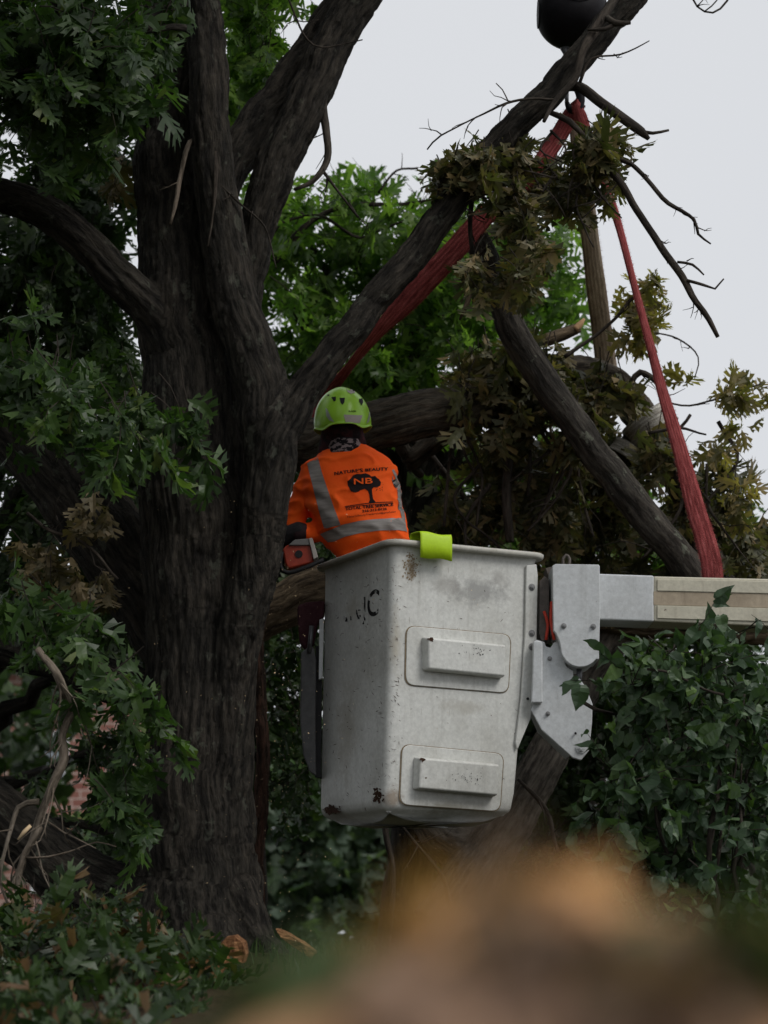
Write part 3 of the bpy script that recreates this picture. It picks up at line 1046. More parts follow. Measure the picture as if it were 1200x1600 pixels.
# ------------------------------------------------------------------ crane ball and hook
M_black = plain('black_steel', (.009, .008, .010), .6, .15, .4, 30, .4)
M_steel = plain('dull_steel', (.10, .10, .105), .45, .5, .3, 60, .3, .6)
ball = thing('crane_ball', P(893, 22, 8.35), 'big black crane ball with a hook, hanging at the top behind the oak limb', 'crane ball')
bc = P(893, 22, 8.35)
R = M(59, 8.35)
bm = bmesh.new()
bmesh.ops.create_uvsphere(bm, u_segments=56, v_segments=36, radius=R)
for v in bm.verts:                        # flat cast cheeks left and right, collar top and bottom
    if v.co.x < -R * .93:
        v.co.x = -R * .93
    if v.co.x > R * .93:
        v.co.x = R * .93
    if abs(v.co.z) > R * .95:
        v.co.z = math.copysign(R * .95, v.co.z)
    v.co += Vector(bc)
bm_put('ball', bm, M_black, ball, smooth=True)
for sx in (-1, 1):
    A = Acc()
    tube(A, [[*(bc + [sx * R * .90, 0, 0]), R * .40], [*(bc + [sx * R * .945, 0, 0]), R * .40]], sides=32, step=.2)
    put('cheek_plate', A, M_black, ball, False)
A = Acc()                                  # raised cast emblem ring on the face
th = np.linspace(0, 2 * np.pi, 40)
pts = []
for t_ in th:
    x_, z_ = .45 * R * math.cos(t_) + .1 * R, .35 * R * math.sin(t_) + .28 * R
    y_ = -math.sqrt(max(0, R * R - x_ * x_ - z_ * z_))
    pts.append([*(bc + [x_, y_, z_]), .004])
tube(A, pts, sides=5, step=.02)
for k in range(3):
    z_ = .42 * R - k * .13 * R
    tube(A, [[*(bc + [xx, -math.sqrt(R * R - xx * xx - z_ * z_), z_]), .004] for xx in np.linspace(-.1 * R, .32 * R, 5)], sides=4, step=.02)
put('cast_mark', A, M_black, ball)
A = Acc()
tube(A, [[*P(895, -34, 8.35), .02], [*P(896, -200, 8.35), .011], [*P(905, -900, 8.35), .011]], sides=10, step=.3)
put('wire_rope', A, M_steel, ball)
A = Acc()
tube(A, [[*P(884, 76, 8.35), .026], [*P(884, 84, 8.35), .012], [*P(886, 100, 8.35), .010]], sides=14, step=.02)
tube(A, [[*P(886, 100, 8.35), .018], [*P(890, 122, 8.35), .02], [*P(892, 132, 8.35), .016]], sides=12, step=.02)
put('swivel_shank', A, M_steel, ball)
A = Acc()
hk = [(893, 128, 9), (902, 138, 9), (907, 152, 9), (905, 166, 9), (897, 173, 9), (889, 168, 7), (885, 158, 4)]
tube(A, pxpath([(a, b, w * .8, 8.35) for a, b, w in hk]), sides=12, step=.012)
put('hook', A, M_black, ball)
A = Acc()
tube(A, pxpath([(887, 130, 4, 8.33), (885, 145, 4, 8.33), (886, 160, 3, 8.33)]), sides=6, step=.02)
put('safety_latch', A, M_steel, ball)

# ------------------------------------------------------------------ aerial lift
def paint(name, base, grime, chips=.5, seed=0., spots=()):
    m, nt, out = mat(name)
    oc = N(nt, 'ShaderNodeTexCoord').outputs['Object']
    mp = N(nt, 'ShaderNodeMapping')
    mp.inputs['Location'].default_value = (seed, seed * .7, 0)
    nt.links.new(oc, mp.inputs[0])
    oc = mp.outputs[0]
    n1 = noise(nt, oc, 3.2, 6, .65)
    n2 = noise(nt, oc, 60, 4, .7)
    st = noise(nt, oc, 1, 4, .6, (22, 22, 1.6))
    sc = noise(nt, oc, 1, 3, .55, (160, 160, 14))
    sp = noise(nt, oc, 38, 2, .5)
    c = mixc(nt, ramp(nt, n1, [(.44, (0, 0, 0)), (.72, (.6,) * 3)]), base, grime)
    c = mixc(nt, ramp(nt, st, [(.56, (0, 0, 0)), (.75, (.35,) * 3)]), c, tuple(g * .8 for g in grime))
    c = mixc(nt, 1.0, c, ramp(nt, n2, [(.3, (.86,) * 3), (.7, (1.1,) * 3)]), 'MULTIPLY')
    c = mixc(nt, ramp(nt, sc, [(.70, (0, 0, 0)), (.74, (.5 * chips,) * 3)]), c, (.16, .12, .08))
    c = mixc(nt, ramp(nt, sp, [(.755, (0, 0, 0)), (.775, (chips,) * 3)]), c, (.10, .07, .05))
    for (ctr, rad, sq, colr, amt) in spots:      # rubbed or stained areas at fixed places on the moulding
        vm = nt.nodes.new('ShaderNodeVectorMath')
        vm.operation = 'SUBTRACT'
        nt.links.new(N(nt, 'ShaderNodeTexCoord').outputs['Object'], vm.inputs[0])
        vm.inputs[1].default_value = [float(q) for q in ctr]
        vs = nt.nodes.new('ShaderNodeVectorMath')
        vs.operation = 'MULTIPLY'
        nt.links.new(vm.outputs[0], vs.inputs[0])
        vs.inputs[1].default_value = (1 / rad, 1 / rad, 1 / (rad * sq))
        vl = nt.nodes.new('ShaderNodeVectorMath')
        vl.operation = 'LENGTH'
        nt.links.new(vs.outputs[0], vl.inputs[0])
        ad = nt.nodes.new('ShaderNodeMath')
        ad.operation = 'ADD'
        nt.links.new(vl.outputs['Value'], ad.inputs[0])
        sb = nt.nodes.new('ShaderNodeMath')
        sb.operation = 'MULTIPLY_ADD'
        nt.links.new(noise(nt, oc, 16, 6, .75), sb.inputs[0])
        sb.inputs[1].default_value = 2.6
        sb.inputs[2].default_value = -1.3
        nt.links.new(sb.outputs[0], ad.inputs[1])
        c = mixc(nt, ramp(nt, ad.outputs[0], [(.25, (amt,) * 3), (1.0, (0, 0, 0))]), c, colr)
    pbsdf(nt, out, c, ramp(nt, n1, [(.3, (.38,) * 3), (.7, (.6,) * 3)]), .35, bump(nt, n2, .25, .002))
    return m


M_shell = paint('bucket_gelcoat', (.61, .615, .585), (.34, .33, .29), .9)
M_white2 = paint('bracket_paint', (.58, .60, .61), (.33, .33, .31), .6, 4.2)
M_glass = paint('fibreglass_boom', (.52, .49, .39), (.24, .19, .13), .8, 2.2)
M_dirtyb = paint('boom_recess', (.40, .33, .24), (.15, .11, .07), .9, 6)
M_seam = plain('dirty_seam', (.20, .155, .10), .9, .2, .4, 60)
M_dark = plain('dark_rubber', (.012, .012, .013), .7, .3, .3)
M_rust = plain('rust_stain', (.055, .03, .02), .9, .1, .5, 50, .5)
M_iron = plain('weathered_iron', (.10, .085, .075), .7, .3, .4, 50, .4)
M_bolt = plain('bolt_steel', (.22, .22, .22), .45, .5, .3, 80, .2, .4)
TH = math.radians(27)
EU = np.array([math.cos(TH), math.sin(TH), 0])
EV = np.array([-math.sin(TH), math.cos(TH), 0])
NF = np.array([math.sin(TH), -math.cos(TH), 0])       # outward normal of the right-hand face
NL = np.array([-math.cos(TH), -math.sin(TH), 0])      # outward normal of the left-hand face
CB, CT = P(601, 1266, 8.03), P(614, 846, 7.99)
lift = thing('aerial_lift', (float(CB[0]) + .15, 8.35, float(CB[2])), 'scuffed white aerial lift bucket on its white jointed boom, carrying the worker', 'aerial lift')


def corner(t):
    return CB * (1 - t) + CT * t


def wid(t):
    return .588 + .085 * t, .61 + .04 * t


def ring(t, off=0., r=.036, dz=0., n=7):
    """rounded rectangle at height fraction t, offset outward"""
    c = corner(t) + np.array([0, 0, dz])
    wu, wv = wid(t)
    o = []
    cen = [(r, r, 180), (wu - r, r, 270), (wu - r, wv - r, 0), (r, wv - r, 90)]
    for cu, cv, a0 in cen:
        for k in range(n):
            a = math.radians(a0 + 90 * k / (n - 1))
            o.append(c + EU * (cu + (r + off) * math.cos(a)) + EV * (cv + (r + off) * math.sin(a)))
    return np.array(o)


def loft(acc, rings, closed_ends=(False, False)):
    k = len(rings[0])
    m = len(rings)
    v = np.concatenate(rings)
    i = np.arange(m - 1)[:, None] * k
    j = np.arange(k)[None]
    j2 = (j + 1) % k
    q = np.stack([i + j, i + j2, i + k + j2, i + k + j], -1).reshape(-1, 4)
    t = []
    ex = []
    for e, ix in ((closed_ends[0], 0), (closed_ends[1], m - 1)):
        if e:
            ex.append(rings[ix].mean(0))
            ci = len(v) + len(ex) - 1
            jj = np.arange(k)
            jn = (jj + 1) % k
            t.append(np.c_[jn + ix * k, jj + ix * k, np.full(k, ci)] if ix == 0 else np.c_[jj + ix * k, jn + ix * k, np.full(k, ci)])
    if ex:
        v = np.vstack([v, ex])
    acc.add(v, q, np.vstack(t) if t else None)


A = Acc()
rs = [ring(0, -.24, .06, -.040), ring(0, -.12, .05, -.030), ring(0, -.030, .045, -.004), ring(0, -.022, .045, .002), ring(0, -.010, .042, .010), ring(0, -.003, .04, .024), ring(0, 0, .036, .045)]
rs += [ring(t, 0) for t in np.linspace(.08, .955, 12)] + [ring(.975, .002), ring(.985, .008)]
loft(A, rs, (True, False))
inn = [ring(.985, -.010), ring(.5, -.010), ring(.03, -.012), ring(.02, -.05)]
loft(A, inn[::-1], (True, False))
shell = put('bucket_shell', A, None, lift)
A = Acc()
z0, z1 = .984, 1.006
rim = [ring(z0, .006), ring(z0, .030, dz=.0), ring(z0, .036, dz=.006), ring(z1, .036, dz=-.004), ring(z1, .030, dz=.0), ring(z1, -.008), ring(z0, -.012), ring(z0, .006)]
loft(A, rim)
put('rim', A, paint('rim_paint', (.44, .43, .38), (.22, .18, .12), .9, 9), lift)
m_ = plain('sawdust', (.40, .30, .17), .95, .1, .4, 90, .8)
A = Acc()                                   # sawdust lying on the rim
for k in range(420):
    w_ = rng.random()
    o0, o1 = ring(1.006, .026), ring(1.006, -.004)
    s_ = (rng.random() * 13 + 1) % 27
    i0, f = int(s_), s_ - int(s_)
    i1 = (i0 + 1) % 28
    e = (o0[i0] * (1 - f) + o0[i1] * f) * w_ + (o1[i0] * (1 - f) + o1[i1] * f) * (1 - w_)
    s = rng.uniform(.002, .005)
    q = e + rng.normal(0, s, (3, 3)) * [1, 1, .25] + [0, 0, .0022]
    A.add(q, None, [[0, 1, 2]])
o = put('sawdust', A, m_, lift, False)
o['kind'] = 'stuff'


def face(px, py, off=0., left=False):
    """where the sight line meets the bucket's front (or left) face"""
    a = CT - CB
    e = EV if left else EU
    n = norm(np.cross(e, a))
    if np.dot(n, NL if left else NF) < 0:
        n = -n
    r = ray(px, py)
    t = np.dot(CB - CAM, n) / np.dot(r, n)
    return CAM + r * t + n * off, n


_L = org(lift)
M_shell = paint('bucket_gelcoat_worn', (.61, .615, .585), (.34, .33, .29), .9, 0., [
    (face(748, 925)[0] - _L, .16, .45, (.25, .25, .24), .75), (face(700, 915)[0] - _L, .09, .5, (.30, .29, .27), .6),
    (face(780, 905)[0] - _L, .06, .8, (.30, .29, .27), .6), (face(642, 888)[0] - _L, .030, 1.6, (.22, .15, .08), .8),
    (face(612, 1245)[0] - _L, .05, 1.0, (.24, .17, .11), .7), (face(618, 1000)[0] - _L, .03, 5.0, (.40, .36, .28), .6),
    (face(540, 1150, 0, True)[0] - _L, .12, 2.2, (.30, .27, .21), .55), (face(550, 950, 0, True)[0] - _L, .08, .8, (.36, .33, .26), .5),
    (face(700, 1262)[0] - _L, .16, .22, (.26, .24, .19), .7), (face(720, 1105)[0] - _L, .12, .3, (.36, .34, .29), .5)])
shell.data.materials.append(M_shell)


def round_poly(cs, r, n=6):
    """rounded corners polygon from four 3-D corners"""
    out = []
    k = len(cs)
    for i in range(k):
        p, a, b = cs[i], cs[i - 1], cs[(i + 1) % k]
        u, v = norm(a - p), norm(b - p)
        rr = min(r, np.linalg.norm(a - p) * .49, np.linalg.norm(b - p) * .49)
        for s in np.linspace(0, 1, n):
            A0, B0 = p + u * rr, p + v * rr
            out.append(A0 * (1 - s) ** 2 + p * 2 * s * (1 - s) + B0 * s * s)
    return np.array(out)


def prism_bm(poly, vec, bm=None):
    bm = bm or bmesh.new()
    a = [bm.verts.new(p) for p in poly]
    b = [bm.verts.new(p + vec) for p in poly]
    bm.faces.new(a)
    bm.faces.new(b[::-1])
    k = len(poly)
    for i in range(k):
        bm.faces.new([a[(i + 1) % k], a[i], b[i], b[(i + 1) % k]])
    return bm


def px_plate(name, poly, d, th, m, parent, bevel=.004, d2=None, seg=2, **kw):
    """plate facing the viewer: outline at depth d (or sloping to d2 at its right side), thickness th away"""
    xs = [p[0] for p in poly]
    f = lambda x: d + ((d2 or d) - d) * (x - min(xs)) / (max(xs) - min(xs))
    pts = [P(x, y, f(x)) for x, y in poly]
    return bm_put(name, prism_bm(pts, np.array([0, th, 0])), m, parent, bevel, seg=seg, **kw)


for (pc, bc4) in [(((635, 978), (797, 992), (793, 1083), (633, 1070)), ((669, 996), (791, 1008), (790, 1057), (670, 1045))),
                  (((628, 1163), (786, 1178), (780, 1268), (624, 1257)), ((657, 1184), (781, 1195), (778, 1243), (655, 1232)))]:
    n = face(700, 1000)[1]
    cs = [face(x, y, .001)[0] for x, y in pc]
    c0 = sum(cs) / 4
    seam = round_poly([c0 + (c - c0) * 1.022 for c in cs], .042)
    stp = bm_put('step_panel', prism_bm(round_poly(cs, .04), n * .0055), M_shell, lift, .0035)
    bm_put('sealant_seam', prism_bm(seam, n * .0032 - n * .001), M_seam, stp, .001)
    OFF = .052
    fc = []
    for x, y in bc4:                        # front corners of the step box lie OFF proud of the face
        a = CT - CB
        r = ray(x, y)
        t = np.dot(CB + n * OFF - CAM, n) / np.dot(r, n)
        fc.append(CAM + r * t)
    fc = np.array(fc)
    cc = fc.mean(0)
    base = np.array([cc + (p - cc) * np.array([1.04, 1.04, 1.10]) for p in fc]) - n * (OFF - .004)
    bm = bmesh.new()
    va = [bm.verts.new(p) for p in base]
    vb = [bm.verts.new(p) for p in fc]
    bm.faces.new(va[::-1])
    bm.faces.new(vb)
    for i in range(4):
        bm.faces.new([va[i], va[(i + 1) % 4], vb[(i + 1) % 4], vb[i]])
    bm_put('step_box', bm, M_shell, stp, .009, seg=3)
    # worn corner showing dark laminate
    wc = fc[0] + norm(fc[1] - fc[0]) * .012 + n * .0005
    A = Acc()
    k = 11
    an = np.linspace(0, 6.28, k, endpoint=False)
    e1 = norm(fc[1] - fc[0])
    e2 = norm(fc[3] - fc[0])
    rr = .011 * (1 + .5 * rng.normal(size=k) * .6)
    pts = wc + e2 * .006 + (np.cos(an) * rr * 1.3)[:, None] * e1 + (np.sin(an) * rr * .6)[:, None] * e2 + n * .0006
    A.add(np.vstack([pts, pts.mean(0)]), None, [[i, (i + 1) % k, k] for i in range(k)])
    put('worn_patch', A, M_rust, stp, False)


def patch(name, px, py, rx, ry, m, parent, off=.0009, left=False, n=90, s=1.0, grain=.3, angle=0):
    """irregular patch of stain or chipped paint made of small scraps lying on a bucket face"""
    A = Acc()
    for _ in range(n):
        a, b = rng.normal(0, .42, 2)
        x, y = px + rx * a, py + ry * b
        k = 5
        an = np.sort(rng.uniform(0, 6.28, k))
        r1 = rng.uniform(.4, 1.3) * s
        pts = [face(x + math.cos(t) * r1 * rng.uniform(.6, 1.4), y + math.sin(t) * r1 * rng.uniform(.5, 1.2) * (1 + grain), off, left)[0] for t in an]
        A.add(np.array(pts), None, [[0, 1, 2], [0, 2, 3], [0, 3, 4]])
        off += 2e-6
    o = put(name, A, m, parent, False)
    o['kind'] = 'stuff'
    return o


M_tanst = plain('brown_stain', (.25, .19, .12), .9, .1, .3, 50)
M_greyst = plain('grey_scuff', (.40, .41, .40), .8, .1, .2, 50)
patch('stain', 641, 884, 15, 26, M_tanst, lift, n=150, s=1.5)
patch('laminate_chip', 591, 1244, 7, 11, M_rust, lift, left=True, n=55, s=2.6)
patch('laminate_chip', 520, 1266, 18, 7, M_rust, lift, left=True, n=70, s=2.6, off=.004)
for s_, (x, y, n_) in zip([o for o in lift.children if o.name.startswith('step_panel')], [(738, 1020, 26), (722, 1216, 44)]):
    patch('worn_marks', x, y, 36, 9, M_dark, s_, off=.0535, n=n_, s=.9)
A = Acc()                                   # short scratches along the near corner and on the faces
off = .0012
for k in range(230):
    le = rng.random() < .45
    if le:
        x, y = rng.uniform(510, 604), rng.uniform(900, 1250)
    elif rng.random() < .5:
        x, y = rng.normal(616, 5), rng.uniform(870, 1240)
    else:
        x, y = rng.uniform(620, 810), rng.uniform(880, 1255)
    if not le and (632 < x < 800) and (975 < y < 1085 or 1160 < y < 1270):
        continue
    an = rng.normal(.5, .7)
    L = rng.uniform(2, 9)
    w_ = rng.uniform(.4, 1.1)
    dx, dy = math.cos(an) * L / 2, math.sin(an) * L / 2
    q = [(x - dx, y - dy), (x + dy / L * w_, y - dx / L * w_), (x + dx, y + dy), (x - dy / L * w_, y + dx / L * w_)]
    A.add(np.array([face(a, b, off, le)[0] for a, b in q]), [[0, 1, 2, 3]])
o = put('scratches', A, M_rust, lift, False)
o['kind'] = 'stuff'


# worn maker's lettering on the left face
def text_mesh(s, bold=.0, spacing=1.0):
    cu = bpy.data.curves.new('t', 'FONT')
    cu.body = s
    cu.offset = bold
    cu.space_character = spacing
    cu.align_x = 'CENTER'
    cu.fill_mode = 'FRONT'
    ob = bpy.data.objects.new('t', cu)
    COL.objects.link(ob)
    dg = bpy.context.evaluated_depsgraph_get()
    me = bpy.data.meshes.new_from_object(ob.evaluated_get(dg))
    bpy.data.objects.remove(ob)
    return me


def project(me, fn):
    """map flat mesh (x,y) through fn to 3-D points"""
    me.transform
    for v in me.vertices:
        v.co = fn(v.co.x, v.co.y)
    me.update()


me = text_mesh('C', .012)
bm = bmesh.new()
bm.from_mesh(me)
bmesh.ops.triangulate(bm, faces=bm.faces)
bmesh.ops.subdivide_edges(bm, edges=bm.edges, cuts=2, use_grid_fill=True)
kill = [f for f in bm.faces if vnoise(np.array([[f.calc_center_median().x * 9, f.calc_center_median().y * 11, 2.5]]))[0] > .38]
bmesh.ops.delete(bm, geom=kill, context='FACES')
ogl = org(lift)
for v in bm.verts:
    v.co = Vector(face(582 + v.co.x * 28 + v.co.y * 4, 962 - v.co.y * 58 - v.co.x * 4, .0012, True)[0])
bm_put('worn_letter', bm, M_dark, lift)
for (ch, x, y, lo, hi) in [('J', 570, 964, .0, 9), ('E', 560, 966, -1, .3), ('T', 549, 968, -1, .16), ('L', 541, 970, -1, .12)]:
    me = text_mesh(ch, .03)
    bm = bmesh.new()
    bm.from_mesh(me)
    bmesh.ops.triangulate(bm, faces=bm.faces)
    bmesh.ops.subdivide_edges(bm, edges=bm.edges, cuts=3, use_grid_fill=True)
    kill = [f for f in bm.faces if f.calc_center_median().y > hi or vnoise(np.array([[f.calc_center_median().x * 12, f.calc_center_median().y * 12, x * .1]]))[0] > .15]
    bmesh.ops.delete(bm, geom=kill, context='FACES')
    for v in bm.verts:
        v.co = Vector(face(x + v.co.x * 16, y - v.co.y * 44, .0012, True)[0])
    bm_put('worn_letter', bm, M_dark, lift)


def bolt(px, py, d, r, m, parent, nrm=(0, -1, 0), base=None, washer=True):
    c = P(px, py, d) if base is None else base
    nv = norm(np.array(nrm, float))
    e1 = norm(np.cross(nv, [0, 0, 1]))
    e2 = np.cross(nv, e1)
    bm = bmesh.new()

    def disc(rad, k, o0, o1):
        pts = [c + nv * o0 + e1 * rad * math.cos(6.2832 * i / k) + e2 * rad * math.sin(6.2832 * i / k) for i in range(k)]
        prism_bm(pts, nv * (o1 - o0), bm)
    if washer:
        disc(r * 1.35, 18, -.001, .0025)
    disc(r * .92, 6, .0022, .0085)
    disc(r * .5, 10, .0083, .012)
    return bm_put('bolt', bm, m, parent, .0008)


# mounting rib down the right edge of the bucket
nf = face(700, 1000)[1]
poly = [face(x, y, .002)[0] for x, y in [(820, 884), (836, 882), (838, 900), (836, 1000), (833, 1090), (826, 1125), (806, 1172), (803, 1160), (812, 1090), (818, 990)]]
rib = bm_put('mounting_rib', prism_bm(poly, nf * .012), M_shell, lift, .004)
for y in (918, 990, 1011):
    bolt(0, 0, 0, .011, M_bolt, rib, nf, face(828, y, .014)[0])
bolt(0, 0, 0, .006, M_dark, rib, nf, face(821, 1092, .013)[0], False)
# brackets, knuckle and boom
px_plate('hinge_plate', [(843, 908), (851, 900), (858, 906), (858, 1000), (846, 1002), (842, 990)], 8.30, .16, M_iron, lift, .003)
px_plate('hinge_plate', [(852, 888), (866, 884), (866, 1000), (858, 1000), (857, 902)], 8.42, .12, M_iron, lift, .003)
A = Acc()
tube(A, pxpath([(850, 955, 2.5, 8.28), (856, 975, 2.5, 8.28), (853, 1000, 2.5, 8.28)]), sides=8, step=.02)
tube(A, pxpath([(862, 940, 2.5, 8.26), (861, 970, 2.5, 8.26), (866, 1000, 2.5, 8.26)]), sides=8, step=.02)
put('hose', A, plain('red_hose', (.45, .04, .02), .5), lift)
arc = lambda cx, cy, r, a0, a1, n: [(cx + r * math.cos(math.radians(a)), cy + r * math.sin(math.radians(a))) for a in np.linspace(a0, a1, n)]
cov = [(863, 884), (868, 881), (935, 882), (937, 884), (938, 950), (937, 985), (936, 1030)] + arc(907, 1011, 31, 38, 180, 14)[0:] + [(874, 1002), (869, 990), (865, 985)]
cv = px_plate('joint_cover', cov, 8.22, .24, M_white2, lift, .006, seg=3)
for x, y in ((881, 978), (927, 979)):
    bolt(x, y, 8.218, .0085, M_bolt, cv)
kn = [(834, 1006), (838, 999), (851, 1003), (853, 1010), (860, 1012), (866, 1003), (872, 1003), (876, 1020), (886, 1042), (896, 1048), (896, 1060), (906, 1060), (916, 1075), (926, 1100), (925, 1130), (921, 1172), (908, 1188), (895, 1184), (846, 1140), (830, 1110), (833, 1098)]
kp = px_plate('knuckle_plate', kn, 8.27, .03, M_white2, lift, .004)
px_plate('knuckle_web', [(833, 1003), (838, 1000), (848, 1003), (848, 1098), (830, 1098), (832, 1050)], 8.235, .036, M_white2, kp, .006, seg=3)
px_plate('knuckle_body', [(828, 1095), (846, 1136), (892, 1180), (896, 1150), (890, 1060), (850, 1050)], 8.302, .22, M_white2, kp, .004)
for x, y, r in ((859, 1029, .007), (856, 1115, .007)):
    bolt(x, y, 8.268, r, M_bolt, kp)
bolt(908, 1169, 8.268, .016, M_white2, kp)
bolt(899, 1146, 8.268, .006, M_dark, kp, washer=False)
A = Acc()
tube(A, [[*P(905, 1043, 8.29), .012], [*P(905, 1070, 8.29), .012]], sides=12, step=.05)
put('pin', A, M_steel, lift)


def boom_seg(name, x0, x1, yt0, yb0, yt1, yb1, d0, d1, th, m, parent, bevel):
    a = [P(x0, yt0, d0), P(x1, yt1, d1), P(x1, yb1, d1), P(x0, yb0, d0)]
    return bm_put(name, prism_bm(np.array(a), np.array([0, th, 0])), m, parent, bevel, seg=3)


boom = boom_seg('boom', 930, 1022, 896, 968, 899, 971.5, 8.27, 8.27, .19, M_white2, lift, .008)
boom_seg('boom_tube', 1021, 1700, 900, 971, 916, 1000, 8.273, 8.30, .185, M_glass, boom, .008)
boom_seg('wear_strip', 1027, 1690, 905, 923, 918, 939, 8.267, 8.294, .010, M_glass, boom, .002)
boom_seg('wear_strip', 1027, 1690, 946, 966, 963, 985, 8.267, 8.294, .010, M_glass, boom, .002)
boom_seg('soiled_band', 1021, 1690, 924, 945, 939.5, 962.5, 8.271, 8.298, .008, M_dirtyb, boom, .001)
bm = bmesh.new()
hookp = [(878, 884), (878, 870), (884, 866), (890, 870), (889, 884)]
A = Acc()
tube(A, pxpath([(880, 886, 2.2, 8.32), (880, 872, 2.2, 8.32), (885, 867, 2.2, 8.32), (890, 873, 2.2, 8.32), (889, 886, 2.2, 8.32)]), sides=8, step=.01)
put('lifting_eye', A, M_iron, lift)
# tool scabbard and control guard on the far left side
px_plate('tool_guard', [(470, 1020), (480, 1012), (490, 1010), (494, 1030), (493, 1130), (494, 1212), (484, 1206), (474, 1180), (469, 1130)], 8.50, .05, plain('grey_guard', (.085, .085, .085), .6, .3, .3, 30, .2), lift, .006)
px_plate('dark_slot', [(493, 1010), (503, 1008), (502, 1216), (492, 1214)], 8.53, .04, M_dark, lift, .002)
px_plate('tool_guard', [(499, 968), (506, 966), (504, 1060), (498, 1062)], 8.50, .03, M_white2, lift, .002)
px_plate('tool_cover', [(464, 946), (480, 940), (508, 938), (506, 962), (496, 976), (490, 1008), (478, 1016), (468, 1005), (465, 975)], 8.52, .06, plain('maroon_cloth', (.045, .018, .022), .9, .1, .4, 40, .6), lift, .012, seg=3)
A = Acc()
tube(A, pxpath([(487, 978, 3.5, 8.49), (483, 1020, 3.5, 8.49)]), sides=10, step=.05)
put('handle_bar', A, M_steel, lift)

# lime pad folded over the rim
A = Acc()
oA = ring(1.0, 0)
e0, n0 = face(648, 836)
e1, _ = face(697, 842)
xs = np.linspace(0, 1, 14)
prof = [(-.05, -.10), (-.042, -.02), (-.038, .002), (-.03, .007), (.02, .008), (.041, .006), (.046, -.004), (.047, -.04), (.045, -.095)]
pr = []
for o_, z_ in prof:
    pr.append([(e0 * (1 - x) + e1 * x) + n0 * o_ + np.array([0, 0, z_ + .003 * math.sin(x * 7 + z_ * 30)]) for x in xs])
pr = np.array(pr)
k = len(xs)
i = (np.arange(len(prof) - 1)[:, None] * k + np.arange(k - 1)[None]).ravel()
A.add(pr.reshape(-1, 3), np.c_[i, i + 1, i + k + 1, i + k])
o = put('lime_pad', A, plain('lime_vinyl', (.40, .60, .015), .5, .3, .08, 60, .15), None, True, loc=pr[4][6])
md = o.modifiers.new('thick', 'SOLIDIFY')
md.thickness = .004
tag(o, 'bright lime green pad folded over the bucket rim', 'pad')

# ------------------------------------------------------------------ the worker
DP = 8.52
wk = thing('person', (float(P(575, 1250, DP)[0]), DP, float(CB[2]) + .03), 'worker seen from behind in orange hi-vis shirt and lime helmet, standing in the bucket', 'person')


def capsule(acc, a, ra, b, rb, seg=20):
    a, b = np.array(a, float), np.array(b, float)
    d = b - a
    L = np.linalg.norm(d)
    t = d / L
    pts = []
    for k in np.linspace(-90, 0, 5):
        pts.append([*(a + t * ra * math.sin(math.radians(k))), max(ra * math.cos(math.radians(k)), .001)])
    for k in np.linspace(0, 90, 5):
        pts.append([*(b + t * rb * math.sin(math.radians(k))), max(rb * math.cos(math.radians(k)), .001)])
    p = np.array(pts)
    tt = np.tile(t, (len(p), 1))
    ref = np.array([0, 1, 0.]) if abs(t[1]) < .9 else np.array([1., 0, 0])
    n = norm(np.cross(t, ref))
    bb = np.cross(t, n)
    an = np.linspace(0, 2 * np.pi, seg, endpoint=False)
    rings = [q[:3] + q[3] * (np.cos(an)[:, None] * n + np.sin(an)[:, None] * bb) for q in p]
    loft(acc, rings, (True, True))


def ellips(acc, c, r, seg=24):
    rings = []
    an = np.linspace(0, 2 * np.pi, seg, endpoint=False)
    for k in np.linspace(-88, 88, 14):
        s, cc = math.sin(math.radians(k)), math.cos(math.radians(k))
        rings.append(np.array(c) + np.c_[np.cos(an) * r[0] * cc, np.sin(an) * r[1] * cc, np.full(seg, s * r[2])])
    loft(acc, rings, (True, True))


def fuse(acc, voxel, sm=6):
    return new_me(acc.mesh('x'), [('REMESH', dict(mode='VOXEL', voxel_size=voxel)), ('SMOOTH', dict(factor=.5, iterations=sm))], 'm')


def put_me(name, me, m, parent, label=None):
    o_ = org(parent)
    v, _ = me_np(me)
    me.vertices.foreach_set('co', (v - o_).ravel())
    me.update()
    me.polygons.foreach_set('use_smooth', np.full(len(me.polygons), True))
    return link(name, me, m, parent, label)


hc = P(536, 652, DP + .0)                       # head centre
nk = P(545, 705, DP)
LSH, RSH = P(492, 738, DP - .02), P(600, 746, DP + .02)
LEL, LWR = P(462, 812, DP + .05), P(448, 838, DP + .02)
REL, RWR = P(520, 835, DP + .17), P(456, 832, DP - .04)
pel = P(622, 960, DP)
floor_z = float(CB[2]) + .035
A = Acc()
ellips(A, hc + [0, .005, .01], (.075, .095, .105))
ellips(A, hc + [0, .06, -.07], (.055, .05, .05))           # jaw
ellips(A, hc + [0, .105, -.02], (.014, .018, .024))        # nose
for s in (-1, 1):
    ellips(A, hc + [s * .078, .005, -.02], (.010, .018, .030))   # ears
    ellips(A, hc + [s * .03, .09, .015], (.014, .010, .009))     # eyes
ellips(A, hc + [0, .098, -.07], (.024, .010, .009))        # mouth
capsule(A, hc + [0, -.01, -.05], .050, nk - [.02, 0, 0], .045)
capsule(A, nk, .05, P(560, 790, DP), .09)
capsule(A, P(562, 790, DP), .09, pel, .09)
for a, b, c in ((LSH, LEL, LWR), (RSH, REL, RWR)):
    capsule(A, a - [.0, 0, .03], .033, b, .030)
    capsule(A, b, .030, c, .026)
